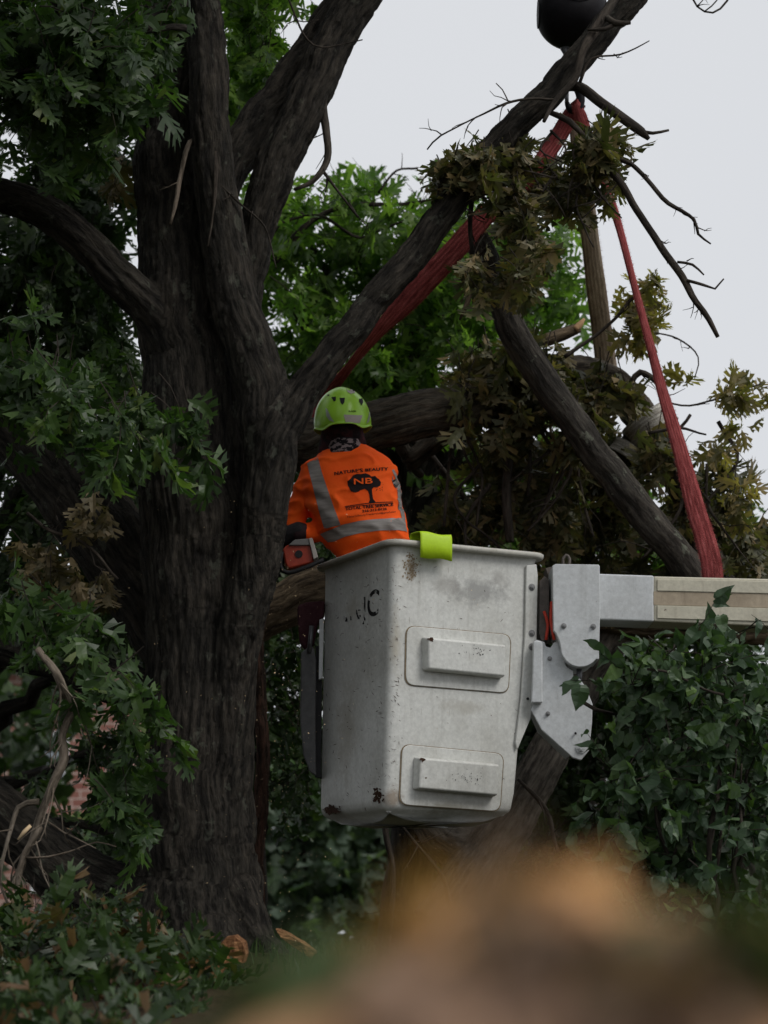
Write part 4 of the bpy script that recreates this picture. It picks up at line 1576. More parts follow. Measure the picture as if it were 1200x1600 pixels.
for s in (-1, 1):
    hip = pel + [s * .075, 0, -.02]
    kne = np.array([pel[0] + s * .10, DP - .02, (pel[2] + floor_z) / 2])
    ank = np.array([pel[0] + s * .10, DP - .02, floor_z + .08])
    capsule(A, hip, .075, kne, .055)
    capsule(A, kne, .055, ank, .038)
    capsule(A, ank - [0, 0, .04], .035, ank + [0, .12, -.05], .03)
put_me('body', fuse(A, .011, 4), plain('skin', (.30, .16, .11), .6, .3, .1, 40), wk)
# trousers
A = Acc()
capsule(A, pel + [0, 0, .05], .135, pel - [0, 0, .03], .135)
for s in (-1, 1):
    hip = pel + [s * .075, 0, -.02]
    kne = np.array([pel[0] + s * .10, DP - .02, (pel[2] + floor_z) / 2])
    ank = np.array([pel[0] + s * .10, DP - .02, floor_z + .05])
    capsule(A, hip, .088, kne, .070)
    capsule(A, kne, .070, ank, .060)
put_me('trousers', fuse(A, .012, 4), plain('dark_cloth', (.03, .03, .035), .9, .1, .2, 80, .3), wk)
# shirt
secs = [(697, 524, 562, .055, .02), (703, 514, 582, .07, .01), (710, 500, 599, .085, 0), (719, 487, 611, .10, 0), (732, 476, 619, .112, 0), (750, 470, 621, .122, -.005), (775, 472, 627, .128, -.008), (800, 482, 630, .13, -.01),
        (825, 492, 634, .13, -.008), (846, 504, 638, .128, .01), (866, 524, 642, .12, .03), (900, 556, 650, .115, .03), (950, 580, 655, .11, .02)]
rings = []
an = np.linspace(0, 2 * np.pi, 56, endpoint=False)
for (py, xl, xr, dp, dy) in secs:
    c = P((xl + xr) / 2, py, DP + dy)
    rx = M((xr - xl) / 2, DP)
    cs, sn = np.cos(an), np.sin(an)
    e = .82
    sx = np.sign(cs) * np.abs(cs) ** e
    sy = np.sign(sn) * np.abs(sn) ** e
    rings.append(c + np.c_[sx * rx, sy * dp, 0 * sx + .012 * (cs * 0)])
A = Acc()
loft(A, rings[::-1], (True, True))
capsule(A, LSH, .062, P(470, 790, DP + .02), .056)
capsule(A, P(470, 790, DP + .02), .056, P(458, 822, DP + .02), .043)
capsule(A, RSH - [.01, 0, 0], .05, P(602, 800, DP + .14), .055)
capsule(A, P(602, 800, DP + .14), .052, P(530, 832, DP + .10), .045)
capsule(A, P(530, 832, DP + .10), .046, P(476, 830, DP - .03), .038)
sh_me = fuse(A, .0075, 5)
v, nr = me_np(sh_me)
# cloth folds: real creases gathered at the armpit, waist and elbow
q = v - P(560, 780, DP)
f1 = np.sin((q[:, 2] * 70 + q[:, 0] * 30 + 2.5 * vnoise(v * 7))) * np.exp(-((v - P(478, 800, DP - .08)) ** 2).sum(1) / .012)
f2 = np.sin(q[:, 2] * 55 - q[:, 0] * 22 + 2 * vnoise(v * 6)) * np.exp(-((v - P(530, 845, DP - .1)) ** 2).sum(1) / .02)
f3 = np.sin(q[:, 2] * 45 + q[:, 0] * 26 + 2 * vnoise(v * 6)) * np.exp(-((v - P(540, 712, DP - .08)) ** 2).sum(1) / .006)
big = fbm(v * 9, 2)
f4 = 1 - np.minimum(np.abs(vnoise(v @ np.array([[6, 2, 9], [0, 5, 0], [-16, 3, 8.]]))) * 3, 1)
v = v + nr * (.007 * f1 + .0065 * f2 + .004 * f3 + .005 * big + .009 * f4 ** 2 * np.clip(np.linalg.norm((v - P(577, 770, DP - .13)) * [1, 0, 1], axis=1) / .10, .25, 1) ** 2)[:, None]
sh_me.vertices.foreach_set('co', v.ravel())
sh_me.update()
bvh = BVHTree.FromPolygons([tuple(x) for x in v], [tuple(p.vertices) for p in sh_me.polygons])
m, nt, out = mat('orange_knit')
oc = N(nt, 'ShaderNodeTexCoord').outputs['Object']
n1 = noise(nt, oc, 9, 4, .6)
n2 = noise(nt, oc, 420, 2, .5)
c = ramp(nt, n1, [(.3, (.95, .095, .006)), (.7, (1.0, .125, .010))])
pbsdf(nt, out, c, .75, .2, bump(nt, n2, .25, .001, bump(nt, n1, .5, .01)))
shirt = put_me('shirt', sh_me, m, wk)


def hit(px, py, off=.0015, tree=None):
    r = norm(ray(px, py))
    loc, n, i, d = (tree or bvh).ray_cast(Vector(CAM), Vector(r))
    if loc is None:
        loc, n, i, d = (tree or bvh).find_nearest(Vector(P(px, py, DP - .1)))
    return np.array(loc) + (np.array(n) if np.dot(n, r) < 0 else -np.array(n)) * off


def decal(name, grid, m, parent, off=.0018, tree=None, solid=False):
    """grid (r,c,2) of sight-line coordinates pressed onto the cloth"""
    g = np.asarray(grid, float)
    r, c = g.shape[:2]
    A = Acc()
    v = np.array([hit(x, y, off, tree) for x, y in g.reshape(-1, 2)])
    i = (np.arange(r - 1)[:, None] * c + np.arange(c - 1)[None]).ravel()
    A.add(v, np.c_[i, i + c, i + c + 1, i + 1])
    return put(name, A, m, parent, True)


def strip_grid(cl, n=40, c=8):
    """rows x_left,y_left,x_right,y_right interpolated"""
    a = np.array(cl, float)
    s = np.linspace(0, len(a) - 1, n)
    a = np.stack([np.interp(s, np.arange(len(a)), a[:, k]) for k in range(4)], 1)
    t = np.linspace(0, 1, c)[None, :, None]
    return a[:, None, :2] * (1 - t) + a[:, None, 2:] * t


m, nt, out = mat('reflective_tape')
oc = N(nt, 'ShaderNodeTexCoord').outputs['Object']
n1 = noise(nt, oc, 1, 3, .6, (14, 14, 90))
c = ramp(nt, n1, [(.35, (.20, .18, .165)), (.65, (.29, .265, .245))])
pbsdf(nt, out, c, .5, .4, bump(nt, n1, .5, .003))
M_tape = m
M_ink = plain('black_ink', (.018, .012, .012), .8, .1)
decal('reflective_stripe', strip_grid([(480, 724, 497, 715), (485, 745, 503, 738), (492, 772, 512, 765), (499, 800, 522, 793), (507, 826, 532, 820)]), M_tape, shirt)
decal('reflective_stripe', strip_grid([(612, 735, 615, 733), (617, 745, 620.5, 744), (620, 755, 625, 754), (621, 775, 628, 775), (624, 795, 630.5, 795), (628, 812, 633, 812)]), M_tape, shirt)
decal('reflective_stripe', strip_grid([(500, 834, 513, 847), (512, 829, 522, 846), (535, 819.5, 540, 838), (560, 814, 562, 833), (590, 811, 591, 829), (615, 810, 617, 828), (628, 810, 633, 830), (632, 811, 635.5, 832)], 60), M_tape, shirt, .0026)
PRN = bpy.data.objects.new('back_print', None)
bpy.data.objects.remove(PRN)
PA = Acc()


def ink_text(s, x, y, w, h, rot=0., arc=0., bold=.02, sp=1.0):
    me = text_mesh(s, bold, sp)
    bm = bmesh.new()
    bm.from_mesh(me)
    bmesh.ops.triangulate(bm, faces=bm.faces)
    bmesh.ops.subdivide_edges(bm, edges=bm.edges, cuts=1, use_grid_fill=True)
    bmesh.ops.triangulate(bm, faces=bm.faces)
    vs = np.array([v.co[:2] for v in bm.verts])
    lo, hi = vs.min(0), vs.max(0)
    vs = (vs - [(lo[0] + hi[0]) / 2, 0]) / (hi[0] - lo[0]) * w
    ky = h / .72 * (hi[0] - lo[0]) / w
    out = []
    for a, b in vs:
        b = b * ky
        t = a / (w / 2)
        yy = y - b * 1 + a * math.tan(rot) + arc * t * t
        out.append(hit(x + a - b * math.tan(rot) * -.5, yy, .0024 + .0003 * (int(x * 10) % 3)))
    f = [[v.index for v in fc.verts] for fc in bm.faces]
    PA.add(np.array(out), None, f)
    bm.free()


def bold_text(*a, **k):
    for dx in (-.3, .3):
        b = list(a)
        b[1] += dx
        ink_text(*b, **k)


def blob_px(poly, off=.0022):
    bm = bmesh.new()
    vs = [bm.verts.new((x, y, 0)) for x, y in poly]
    bm.faces.new(vs)
    bmesh.ops.triangulate(bm, faces=bm.faces)
    bmesh.ops.subdivide_edges(bm, edges=bm.edges, cuts=4, use_grid_fill=True)
    bmesh.ops.triangulate(bm, faces=bm.faces)
    v = np.array([hit(p.co.x, p.co.y, off) for p in bm.verts])
    f = [[q.index for q in fc.verts] for fc in bm.faces]
    bm.free()
    return v, f


bold_text("NATURE'S BEAUTY", 564.5, 737.6, 83, 5.0, -.09, 1.5, .012, 1.12)
bold_text('TOTAL TREE SERVICE', 577, 793.8, 74, 4.8, -.10, .4, .008)
bold_text('216-313-0126', 585, 798.6, 38, 3.8, -.10, .2, .0)
ink_text('NaturesBeautyTreeService@gmail.com', 580.5, 804.4, 75, 2.8, -.107, .3, .0)
tree = [(544, 760), (543, 752), (548, 748), (551, 743), (557, 740.5), (564, 741), (571, 739.5), (577, 742), (580, 745), (586, 744), (589, 747), (592, 749), (595, 754), (594, 759), (590, 761), (584, 761.5), (581, 764.5),
        (581.5, 772), (583, 780), (587, 784.8), (576, 786.3), (578, 781), (577, 773), (575, 767), (570, 764), (563, 766), (560, 768.5), (555, 769.5), (549, 768), (549, 763.5)]
v, f = blob_px(tree)
PA.add(v, None, f)
for x0, y0, x1, y1, w_ in [(539, 791, 613.5, 783.8, 1.0), (540, 792.2, 614, 786.5, .6)]:
    a = strip_grid([(x, y0 + (y1 - y0) * t - w_ * math.sin(t * 3.14) * 1.5, x, y0 + (y1 - y0) * t + w_ * 1.1 - w_ * math.sin(t * 3.14) * 1.5) for t, x in [(t, x0 + (x1 - x0) * t) for t in np.linspace(0, 1, 12)]], 24, 2)
    v = np.array([hit(x, y, .0022) for x, y in a.reshape(-1, 2)])
    i = (np.arange(23)[:, None] * 2).ravel()
    PA.add(v, np.c_[i, i + 2, i + 3, i + 1])
for k in range(26):                         # twiggy edge of the printed tree
    x, y = 586 + rng.uniform(0, 12), 758 + rng.uniform(-5, 9)
    q = np.array([hit(x, y, .0022), hit(x + rng.uniform(-2, 2), y + 1.5, .0022), hit(x + .7, y + .2, .0022)])
    PA.add(q, None, [[0, 1, 2]])
put('back_print', PA, M_ink, shirt, False, label='black lettering and tree emblem on the back')
PA = Acc()
_ho = hit
ink_text('NB', 567.5, 756.5, 29, 9.0, -.05, 0, .012)
for v_ in PA.v:
    v_ += np.array([0, -.0035, 0])
m, nt, out = mat('print_letters')
pbsdf(nt, out, (.93, .12, .01), .75, .2)
put('emblem_letters', PA, m, shirt, False)

# gloves with separate fingers
A = Acc()
for (w, palmd, s) in ((LWR, norm(np.array([-.25, .2, -1.])), 1), (RWR, norm(np.array([-1., .1, -.35])), -1)):
    pc_ = w + palmd * .055
    side = norm(np.cross(palmd, [0, 1, 0.]))
    bk = np.cross(side, palmd)
    capsule(A, w - palmd * .03, .036, w + palmd * .02, .035, 14)
    capsule(A, w, .032, pc_ + side * .015, .030, 14)
    capsule(A, w, .032, pc_ - side * .018, .028, 14)
    for i, (o_, L) in enumerate([(-.033, .030), (-.012, .036), (.010, .038), (.031, .032)]):
        b0 = pc_ + side * o_ + palmd * .025
        b1 = b0 + palmd * L + bk * .008
        b2 = b1 + palmd * .008 - bk * -.026
        b3 = b2 - palmd * .020 + bk * .010
        capsule(A, b0, .0115, b1, .0105, 10)
        capsule(A, b1, .0105, b2, .0095, 10)
        capsule(A, b2, .0095, b3, .0085, 10)
    t0 = w + palmd * .03 + side * (.034 * s)
    t1 = t0 + side * (.024 * s) + palmd * .028 + bk * .012
    t2 = t1 + palmd * .026 + bk * .012
    capsule(A, t0, .0135, t1, .012, 10)
    capsule(A, t1, .012, t2, .010, 10)
put_me('gloves', fuse(A, .004, 2), plain('black_glove', (.012, .011, .012), .75, .25, .3, 90, .5), wk)
# dark cuff
A = Acc()
capsule(A, P(472, 831, DP - .035), .039, P(464, 832, DP - .04), .037)
put_me('cuff', fuse(A, .005, 3), plain('dark_cuff', (.035, .02, .022), .85, .1, .3, 60, .4), wk)
# hair, neck gaiter
A = Acc()
ellips(A, hc + [0, -.01, -.035], (.090, .098, .095))
capsule(A, hc + [-.052, -.015, -.05], .038, P(512, 706, DP - .01), .042)
capsule(A, hc + [.045, -.015, -.05], .036, P(560, 694, DP - .02), .036)
capsule(A, hc + [0, -.02, -.05], .06, P(535, 700, DP - .01), .056)
me = fuse(A, .006, 3)
m, nt, out = mat('maroon_neck_cape')
oc = N(nt, 'ShaderNodeTexCoord').outputs['Object']
n1 = noise(nt, oc, 26, 4, .6)
c = ramp(nt, n1, [(.42, (.010, .006, .007)), (.62, (.045, .010, .013)), (.75, (.10, .02, .02))])
pbsdf(nt, out, c, .8, .2, bump(nt, n1, .6, .01))
put_me('neck_cape', me, m, wk)
A = Acc()
tube(A, pxpath([(540, 712, 34, DP - .01), (540, 700, 30, DP - .012), (540, 690, 26, DP - .01)]), sides=24, step=.02)
me = fuse(A, .006, 3)
m, nt, out = mat('patterned_gaiter')
oc = N(nt, 'ShaderNodeTexCoord').outputs['Object']
n1 = noise(nt, oc, 1, 3, .6, (40, 40, 70))
c = ramp(nt, n1, [(.48, (.012, .010, .012)), (.53, (.22, .17, .17))])
pbsdf(nt, out, c, .85, .1)
put_me('neck_gaiter', me, m, wk)

# helmet
HC = P(535, 655, DP - .005)
RX, RY, RZ = M(44, DP), .142, M(50, DP)
tilt = -.06


def helmet_pt(phi, el, grow=1.0):
    x, y, z = math.cos(el) * math.cos(phi), math.cos(el) * math.sin(phi), math.sin(el)
    fl = 1 + .05 * max(0, (.15 - el)) / .35
    ridge = .018 * math.exp(-(x / .25) ** 2) * max(0, z)
    p = np.array([x * RX * fl * (1 - .05 * z * z), y * RY * fl, z * RZ * (1 + ridge)]) * grow
    ct, st_ = math.cos(tilt), math.sin(tilt)
    return HC + np.array([p[0] * ct + p[2] * st_, p[1], -p[0] * st_ + p[2] * ct])


NP_, NE = 96, 26
A = Acc()
rg = []
for e in range(NE + 1):
    row = []
    for k in range(NP_):
        ph = 2 * math.pi * k / NP_
        back = max(0, -math.sin(ph))
        side = abs(math.cos(ph))
        # lower edge: dips behind the ears, arches at the nape and at the temples
        low = -.44 - .15 * math.exp(-((side - .78) / .26) ** 2) * (.4 + .9 * back) + .04 * back + .2 * (1 - back) * (side > .0)
        el = low + (math.pi / 2 - low) * (e / NE)
        row.append(helmet_pt(ph, el))
    rg.append(np.array(row))
inner = [HC + (r - HC) * .955 for r in rg]
loft(A, inner[::-1] + [rg[0] + (rg[0] - HC) * .012 + [0, 0, .004]] + rg, (False, True))
# a helmet is open below: close only the crown
me = A.mesh('helmet')
hv, hn = me_np(me)
hb_ = BVHTree.FromPolygons([tuple(x) for x in hv], [tuple(p.vertices) for p in me.polygons])
M_helm = plain('lime_shell', (.33, .62, .045), .28, .5, .06, 20, .05)
hel = put_me('helmet', me, M_helm, wk)
M_rtape = plain('helmet_tape', (.36, .31, .28), .45, .5, .1)
M_silver = plain('helmet_silver', (.42, .46, .38), .35, .5, .15, metal=.3)
hp = lambda name, poly, m, off: None


def hpoly(name, poly, m, off=.002):
    bm = bmesh.new()
    vs = [bm.verts.new((x, y, 0)) for x, y in poly]
    bm.faces.new(vs)
    bmesh.ops.triangulate(bm, faces=bm.faces)
    bmesh.ops.subdivide_edges(bm, edges=bm.edges, cuts=2)
    bmesh.ops.triangulate(bm, faces=bm.faces)
    A = Acc()
    A.add(np.array([hit(p.co.x, p.co.y, off, hb_) for p in bm.verts]), None, [[q.index for q in fc.verts] for fc in bm.faces])
    bm.free()
    return put(name, A, m, hel, True)


hpoly('reflective_patch', [(537, 648), (566, 649), (562, 661), (540, 660)], M_rtape)
hpoly('reflective_patch', [(540, 605.5), (551, 606), (555, 614), (548, 616), (543, 613)], M_rtape)
hpoly('vent', [(530.5, 622), (539, 622), (538, 629), (535, 633), (532, 629)], M_dark)
hpoly('vent', [(518, 621), (525, 620), (525, 626), (522, 628)], M_dark)
hpoly('vent', [(560.5, 623.5), (566, 623), (567, 629), (564.5, 634), (561, 628)], M_dark)
hpoly('vent', [(570, 623), (572.5, 625), (572, 629)], M_dark)
hpoly('vent', [(511, 617), (516, 617), (513, 619.5)], M_dark)
hpoly('side_trim', [(509, 637), (512, 640), (517, 651), (523, 660), (515, 657), (510, 650)], M_silver)
hpoly('side_trim', [(577, 641), (575, 652), (572, 662), (576, 659), (578, 650)], M_silver)
me = text_mesh('KASK', .01)
bm = bmesh.new()
bm.from_mesh(me)
bmesh.ops.triangulate(bm, faces=bm.faces)
A = Acc()
A.add(np.array([hit(550.5 + v.co.x * 5.0, 644 - v.co.y * 3.9, .002, hb_) for v in bm.verts]), None, [[v.index for v in f_.verts] for f_ in bm.faces])
put('lettering', A, M_ink, hel, False)
# grey lower band that follows the edge
A = Acc()
tube(A, [[*(p + (p - HC) * .01), .0028] for p in np.vstack([rg[0], rg[0][:1]])], sides=6, step=.05, cap=False)
put('brim_edge', A, M_helm, hel)

# ------------------------------------------------------------------ chainsaw
M_saw = plain('saw_orange_red', (.30, .035, .015), .5, .4, .35, 30, .2)
saw = thing('chainsaw', P(468, 865, 8.45), 'orange red chainsaw with a round black port, held low beside the dark trunk', 'chainsaw')
px_plate('engine_housing', [(441, 858), (448, 851), (484, 846), (490, 852), (492, 872), (486, 880), (450, 889), (445, 880)], 8.44, .11, M_saw, saw, .010, seg=3)
px_plate('top_cover', [(450, 852), (460, 843), (482, 841), (488, 848), (484, 852)], 8.43, .12, plain('saw_grey', (.15, .145, .14), .5, .4, .2), saw, .004)
px_plate('guard_plate', [(482, 841), (488, 840), (497, 870), (490, 874)], 8.425, .12, plain('saw_pale', (.34, .31, .28), .5, .4, .2), saw, .003)
A = Acc()
tube(A, [[*P(467, 866, 8.442), M(6.0, 8.44)], [*(P(467, 866, 8.442) - np.array([0, .006, 0])), M(6.0, 8.44)]], sides=24, step=.02)
put('port_ring', A, M_dark, saw, False)
A = Acc()
tube(A, pxpath([(440, 862, 3.5, 8.43), (438, 885, 3.5, 8.43), (450, 895, 3.5, 8.43), (482, 885, 3.5, 8.43), (505, 874, 3, 8.44)]), sides=10, step=.02)
tube(A, pxpath([(450, 852, 3.2, 8.50), (446, 836, 3.2, 8.50), (470, 826, 3.2, 8.50), (486, 842, 3.2, 8.50)]), sides=10, step=.02)
put('handle', A, M_dark, saw)
px_plate('guide_bar', [(440, 866), (300, 842), (292, 848), (292, 856), (300, 862), (440, 882)], 8.52, .006, M_steel, saw, .001)
A = Acc()
for k in range(46):
    t = k / 46
    x, y = (440 - 148 * t, 863 - 22 * t)
    tube(A, [[*P(x, y, 8.523), .0035], [*P(x - 2, y - 2.2, 8.523), .002]], sides=5, step=.02)
    x, y = (440 - 145 * t, 884 - 24 * t)
    tube(A, [[*P(x, y, 8.523), .0035], [*P(x - 2, y + 1.8, 8.523), .002]], sides=5, step=.02)
tube(A, pxpath([(440, 863, 1.3, 8.523), (300, 842, 1.3, 8.523), (291, 852, 1.3, 8.523), (300, 861, 1.3, 8.523), (440, 884, 1.3, 8.523)]), sides=5, step=.03)
o = put('chain', A, M_steel, saw)

# ------------------------------------------------------------------ other trunks and logs behind
fl = thing('fallen_trunk', P(460, 930, 9.8), 'sawdust covered trunk sloping behind the bucket, seen between it and the oak', 'log')
bark_tree('trunk', [pxpath([(330, 1010, 34, 9.9), (420, 958, 35, 9.85), (500, 918, 36, 9.8), (620, 905, 34, 9.8), (800, 930, 30, 9.8), (960, 965, 26, 9.8), (1090, 975, 24, 9.8), (1200, 985, 24, 9.8)])], .014, M_dust, fl, .008)
bt = thing('leaning_trunk', (float(P(700, 1400, 10)[0]), 10., .42), 'grey barked trunk leaning up right from under the bucket', 'tree')
bark_tree('trunk', [pxpath([(690, 1460, 50, 10), (740, 1370, 44, 10), (785, 1300, 36, 9.95), (836, 1215, 31, 9.9), (880, 1130, 30, 9.9), (930, 1030, 28, 9.9), (985, 960, 26, 9.9)]),
                    pxpath([(770, 1340, 40, 10), (700, 1310, 34, 10.1), (640, 1230, 26, 10.2)])], .014, M_bark3, bt, .008)
bk2 = thing('slim_trunk', (float(P(405, 1470, 9.2)[0]), 9.2, .44), 'slim reddish dark trunk just behind the right edge of the big oak', 'tree')
bark_tree('trunk', [pxpath([(408, 1500, 13, 9.2), (405, 1400, 11, 9.2), (404, 1300, 11, 9.2), (410, 1180, 10, 9.2), (402, 1000, 10, 9.25), (410, 800, 9, 9.3), (400, 600, 8, 9.3)])], .008, bark_mat('red_bark', (.02, .013, .01), (.06, .035, .025), (.12, .06, .045)), bk2, .006)
TA = Acc()
vn = thing('hanging_vine', P(605, 1290, 9.4), 'thin dark twigs hanging straight down under the bucket', 'twigs')
bare(TA, [(590, 1240, 3, 9.4), (604, 1300, 5, 9.4), (612, 1350, 5, 9.4), (612, 1420, 4, 9.4), (606, 1480, 3, 9.4)], n=5, tl=.2)
bare(TA, [(625, 1290, 2, 9.5), (660, 1330, 3, 9.5), (690, 1370, 3, 9.5), (705, 1420, 3, 9.5)], n=4, tl=.2)
put('twig', TA, M_twig, vn)
TA = Acc()
vn = thing('dead_stem', P(840, 1270, 8.9), 'single reddish dead stem arching down right of the bucket bottom', 'twig')
bare(TA, [(808, 1216, 2, 8.9), (838, 1246, 4, 8.9), (858, 1275, 4, 8.9), (866, 1310, 3, 8.9), (872, 1330, 2, 8.9)], n=3, tl=.12, wob=.006)
put('twig', TA, M_twig, vn)

# lilac-like bush on the right
bush = thing('leafy_bush', (float(P(1090, 1480, 7.5)[0]), 7.5, .36), 'dense bush of smooth heart-shaped leaves under the boom at the right edge', 'bush')
LA, TA = Acc(), Acc()
root_ = np.array([P(1090, 1480, 7.6)[0], 7.6, .36])
bl = [(1080, 1040, 120, 50, 7.3, 8.0, 24), (995, 1060, 55, 45, 7.3, 7.9, 12), (1160, 1100, 90, 90, 7.3, 8.2, 31), (1060, 1130, 100, 70, 7.2, 8.1, 28), (985, 1225, 50, 50, 7.3, 7.8, 12), (1040, 1250, 100, 90, 7.2, 8.0, 34), (1150, 1270, 100, 110, 7.2, 8.1, 34),
      (1010, 1330, 90, 60, 7.3, 8.0, 20), (1120, 1380, 110, 60, 7.2, 8.0, 24), (1250, 1180, 90, 200, 7.3, 8.3, 43), (1140, 1000, 60, 26, 7.4, 7.9, 8)]
cloud(LA, TA, bl, HEART, size=.085, length=.26, nleaf=8, droop=.35, upn=.6, curl=.25, bias=(0, -.35, .15), tight=.9, twig=.0022)
leaf_acc(LA, HEART, np.array([P(908, 1070, 7.5), P(1090, 985, 7.4), P(1125, 962, 7.45)]), np.array([[-.25, -.1, -1], [-.5, 0, -.6], [.2, 0, -1.]]), np.array([[-.2, -1, .3], [0, -1, .5], [.1, -1, .4]]), np.array([.105, .09, .08]), .2)
put('foliage', LA, LL, bush, False)
for k in range(16):
    e = P(rng.uniform(930, 1250), rng.uniform(1000, 1350), rng.uniform(7.4, 8.0))
    mid_ = (root_ + e) / 2 + rng.normal(0, .06, 3)
    tube(TA, [[*(root_ + rng.normal(0, .06, 3) * [1, 1, 0]), .012], [*mid_, .009], [*e, .003]], sides=6, step=.06, wob=.02, rough=.2, seed=k)
bare(TA, [(1010, 1045, 2, 7.35), (1050, 1052, 2, 7.35), (1100, 1078, 2, 7.4), (1130, 1086, 2, 7.4)], wob=.004)
bare(TA, [(912, 1097, 3, 7.6), (930, 1108, 3, 7.6), (960, 1115, 2, 7.7)], wob=.003)
put('stem', TA, M_twig, bush)

# ------------------------------------------------------------------ foliage and trees behind
def tree_at(name, label, x, y, h, tr, blobs, m, tmpl=OAK, size=.12, tm=M_bark, **kw):
    t = thing(name, (x, y, float(gz(x, y))), label, 'tree', 'trees behind the oak')
    TA = Acc()
    tube(TA, [[x, y, float(gz(x, y)) - .1, tr * 1.3], [x + .05, y, h * .3, tr], [x - .05, y + .05, h * .65, tr * .75], [x + .1, y, h, tr * .4]], sides=12, step=.15, rough=.1, wob=.03, seed=x)
    for b in blobs:
        c = P(b[0], b[1], (b[4] + b[5]) / 2)
        z0 = min(max(.8, c[2] * .6), h * .9)
        a = np.array([x, y, z0])
        tube(TA, [[*a, tr * .45], [*((a + c) / 2 + [0, 0, .15]), tr * .3], [*c, tr * .12]], sides=7, step=.12, wob=.04, rough=.1, seed=float(b[0]))
    put('trunk', TA, tm, t)
    LA, T2 = Acc(), Acc()
    cloud(LA, T2, blobs, tmpl, size=size, **kw)
    put('foliage', LA, m, t, False)
    if T2.v:
        put('twig', T2, M_twig, t)
    return t


tree_at('oak_tree', 'bright green oak whose crown fills the middle behind the forked limbs', .1, 11.4, 4.4, .12,
        [(470, 330, 60, 60, 10.3, 11.6, 14), (540, 300, 60, 36, 10.3, 11.6, 8), (600, 380, 110, 60, 10.3, 11.8, 24), (480, 450, 80, 70, 10.3, 11.8, 25), (560, 520, 110, 70, 10.3, 11.8, 34), (700, 360, 90, 70, 10.3, 11.8, 24), (700, 470, 110, 60, 10.3, 11.8, 30), (800, 400, 70, 60, 10.3, 11.6, 15),
         (860, 380, 40, 40, 10.3, 11.4, 7), (850, 470, 50, 40, 10.3, 11.4, 7), (640, 590, 90, 40, 10.3, 11.8, 17), (420, 560, 50, 60, 10.3, 11.8, 15), (700, 300, 40, 24, 10.3, 11.4, 4), (790, 520, 70, 50, 10.3, 11.8, 14), (560, 585, 60, 30, 10.3, 11.6, 14), (400, 380, 30, 80, 10.3, 11.8, 11)],
        GB, size=.14, length=.42, bias=(0, -.2, .1))
TA = Acc()
o = bpy.data.objects.new('tmp', None)
bpy.data.objects.remove(o)
ob2 = thing('bare_branch', P(560, 340, 10.6), 'bare crooked branch sweeping through green leaves right of the two thick limbs', 'branch')
bare(TA, [(425, 410, 6, 10.6), (460, 375, 6, 10.6), (500, 340, 5, 10.6), (560, 322, 4, 10.6), (640, 318, 4, 10.6), (720, 300, 3, 10.6)], n=10, tl=.3, wob=.02)
bare(TA, [(400, 400, 3, 10.5), (450, 350, 3, 10.5), (500, 340, 3, 10.5), (560, 370, 2, 10.5), (640, 340, 2, 10.5)], n=6, tl=.3, wob=.02)
bare(TA, [(590, 300, 3, 10.4), (620, 265, 2, 10.4), (655, 262, 2, 10.4)], n=3, tl=.2, wob=.01)
put('twig', TA, M_twig, ob2)
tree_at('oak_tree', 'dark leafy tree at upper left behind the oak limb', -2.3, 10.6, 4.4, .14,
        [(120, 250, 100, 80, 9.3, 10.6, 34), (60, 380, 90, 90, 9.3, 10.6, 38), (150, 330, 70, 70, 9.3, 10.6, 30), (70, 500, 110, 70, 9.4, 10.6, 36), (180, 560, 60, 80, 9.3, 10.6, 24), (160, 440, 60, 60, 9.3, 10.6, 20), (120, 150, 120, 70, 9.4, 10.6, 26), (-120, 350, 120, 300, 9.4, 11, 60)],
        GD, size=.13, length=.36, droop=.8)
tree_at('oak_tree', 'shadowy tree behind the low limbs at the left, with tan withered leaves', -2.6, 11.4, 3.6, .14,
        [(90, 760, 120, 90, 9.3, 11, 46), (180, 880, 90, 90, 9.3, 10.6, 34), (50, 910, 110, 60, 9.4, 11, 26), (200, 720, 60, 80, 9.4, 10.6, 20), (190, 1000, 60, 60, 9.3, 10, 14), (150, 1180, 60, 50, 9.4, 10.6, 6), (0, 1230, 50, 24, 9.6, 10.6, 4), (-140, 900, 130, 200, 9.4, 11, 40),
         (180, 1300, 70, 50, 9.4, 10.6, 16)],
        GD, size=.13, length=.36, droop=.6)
wl_ = thing('withered_branch', P(110, 880, 8.0), 'cluster of limp tan oak leaves in the dark left of the trunk at mid height', 'branch')
LA, TA = Acc(), Acc()
cloud(LA, TA, [(150, 790, 24, 30, 7.9, 8.2, 3), (60, 850, 34, 36, 7.9, 8.2, 4), (95, 900, 34, 40, 7.9, 8.2, 4), (160, 920, 30, 30, 7.9, 8.2, 2), (190, 240, 20, 60, 7.9, 8.3, 2)], size=.11, curl=.9, droop=1.0, length=.2, nleaf=6, bias=(0, 0, -1))
bare(TA, [(40, 800, 3, 8.05), (80, 830, 3, 8.05), (130, 850, 2.5, 8.05), (185, 905, 2, 8.05)], n=6, tl=.2)
put('foliage', LA, leaf_mat('limp_tan_leaf', [(0, (.07, .06, .03)), (1, (.15, .11, .055))], .2, .6), wl_, False)
put('twig', TA, M_twig, wl_)
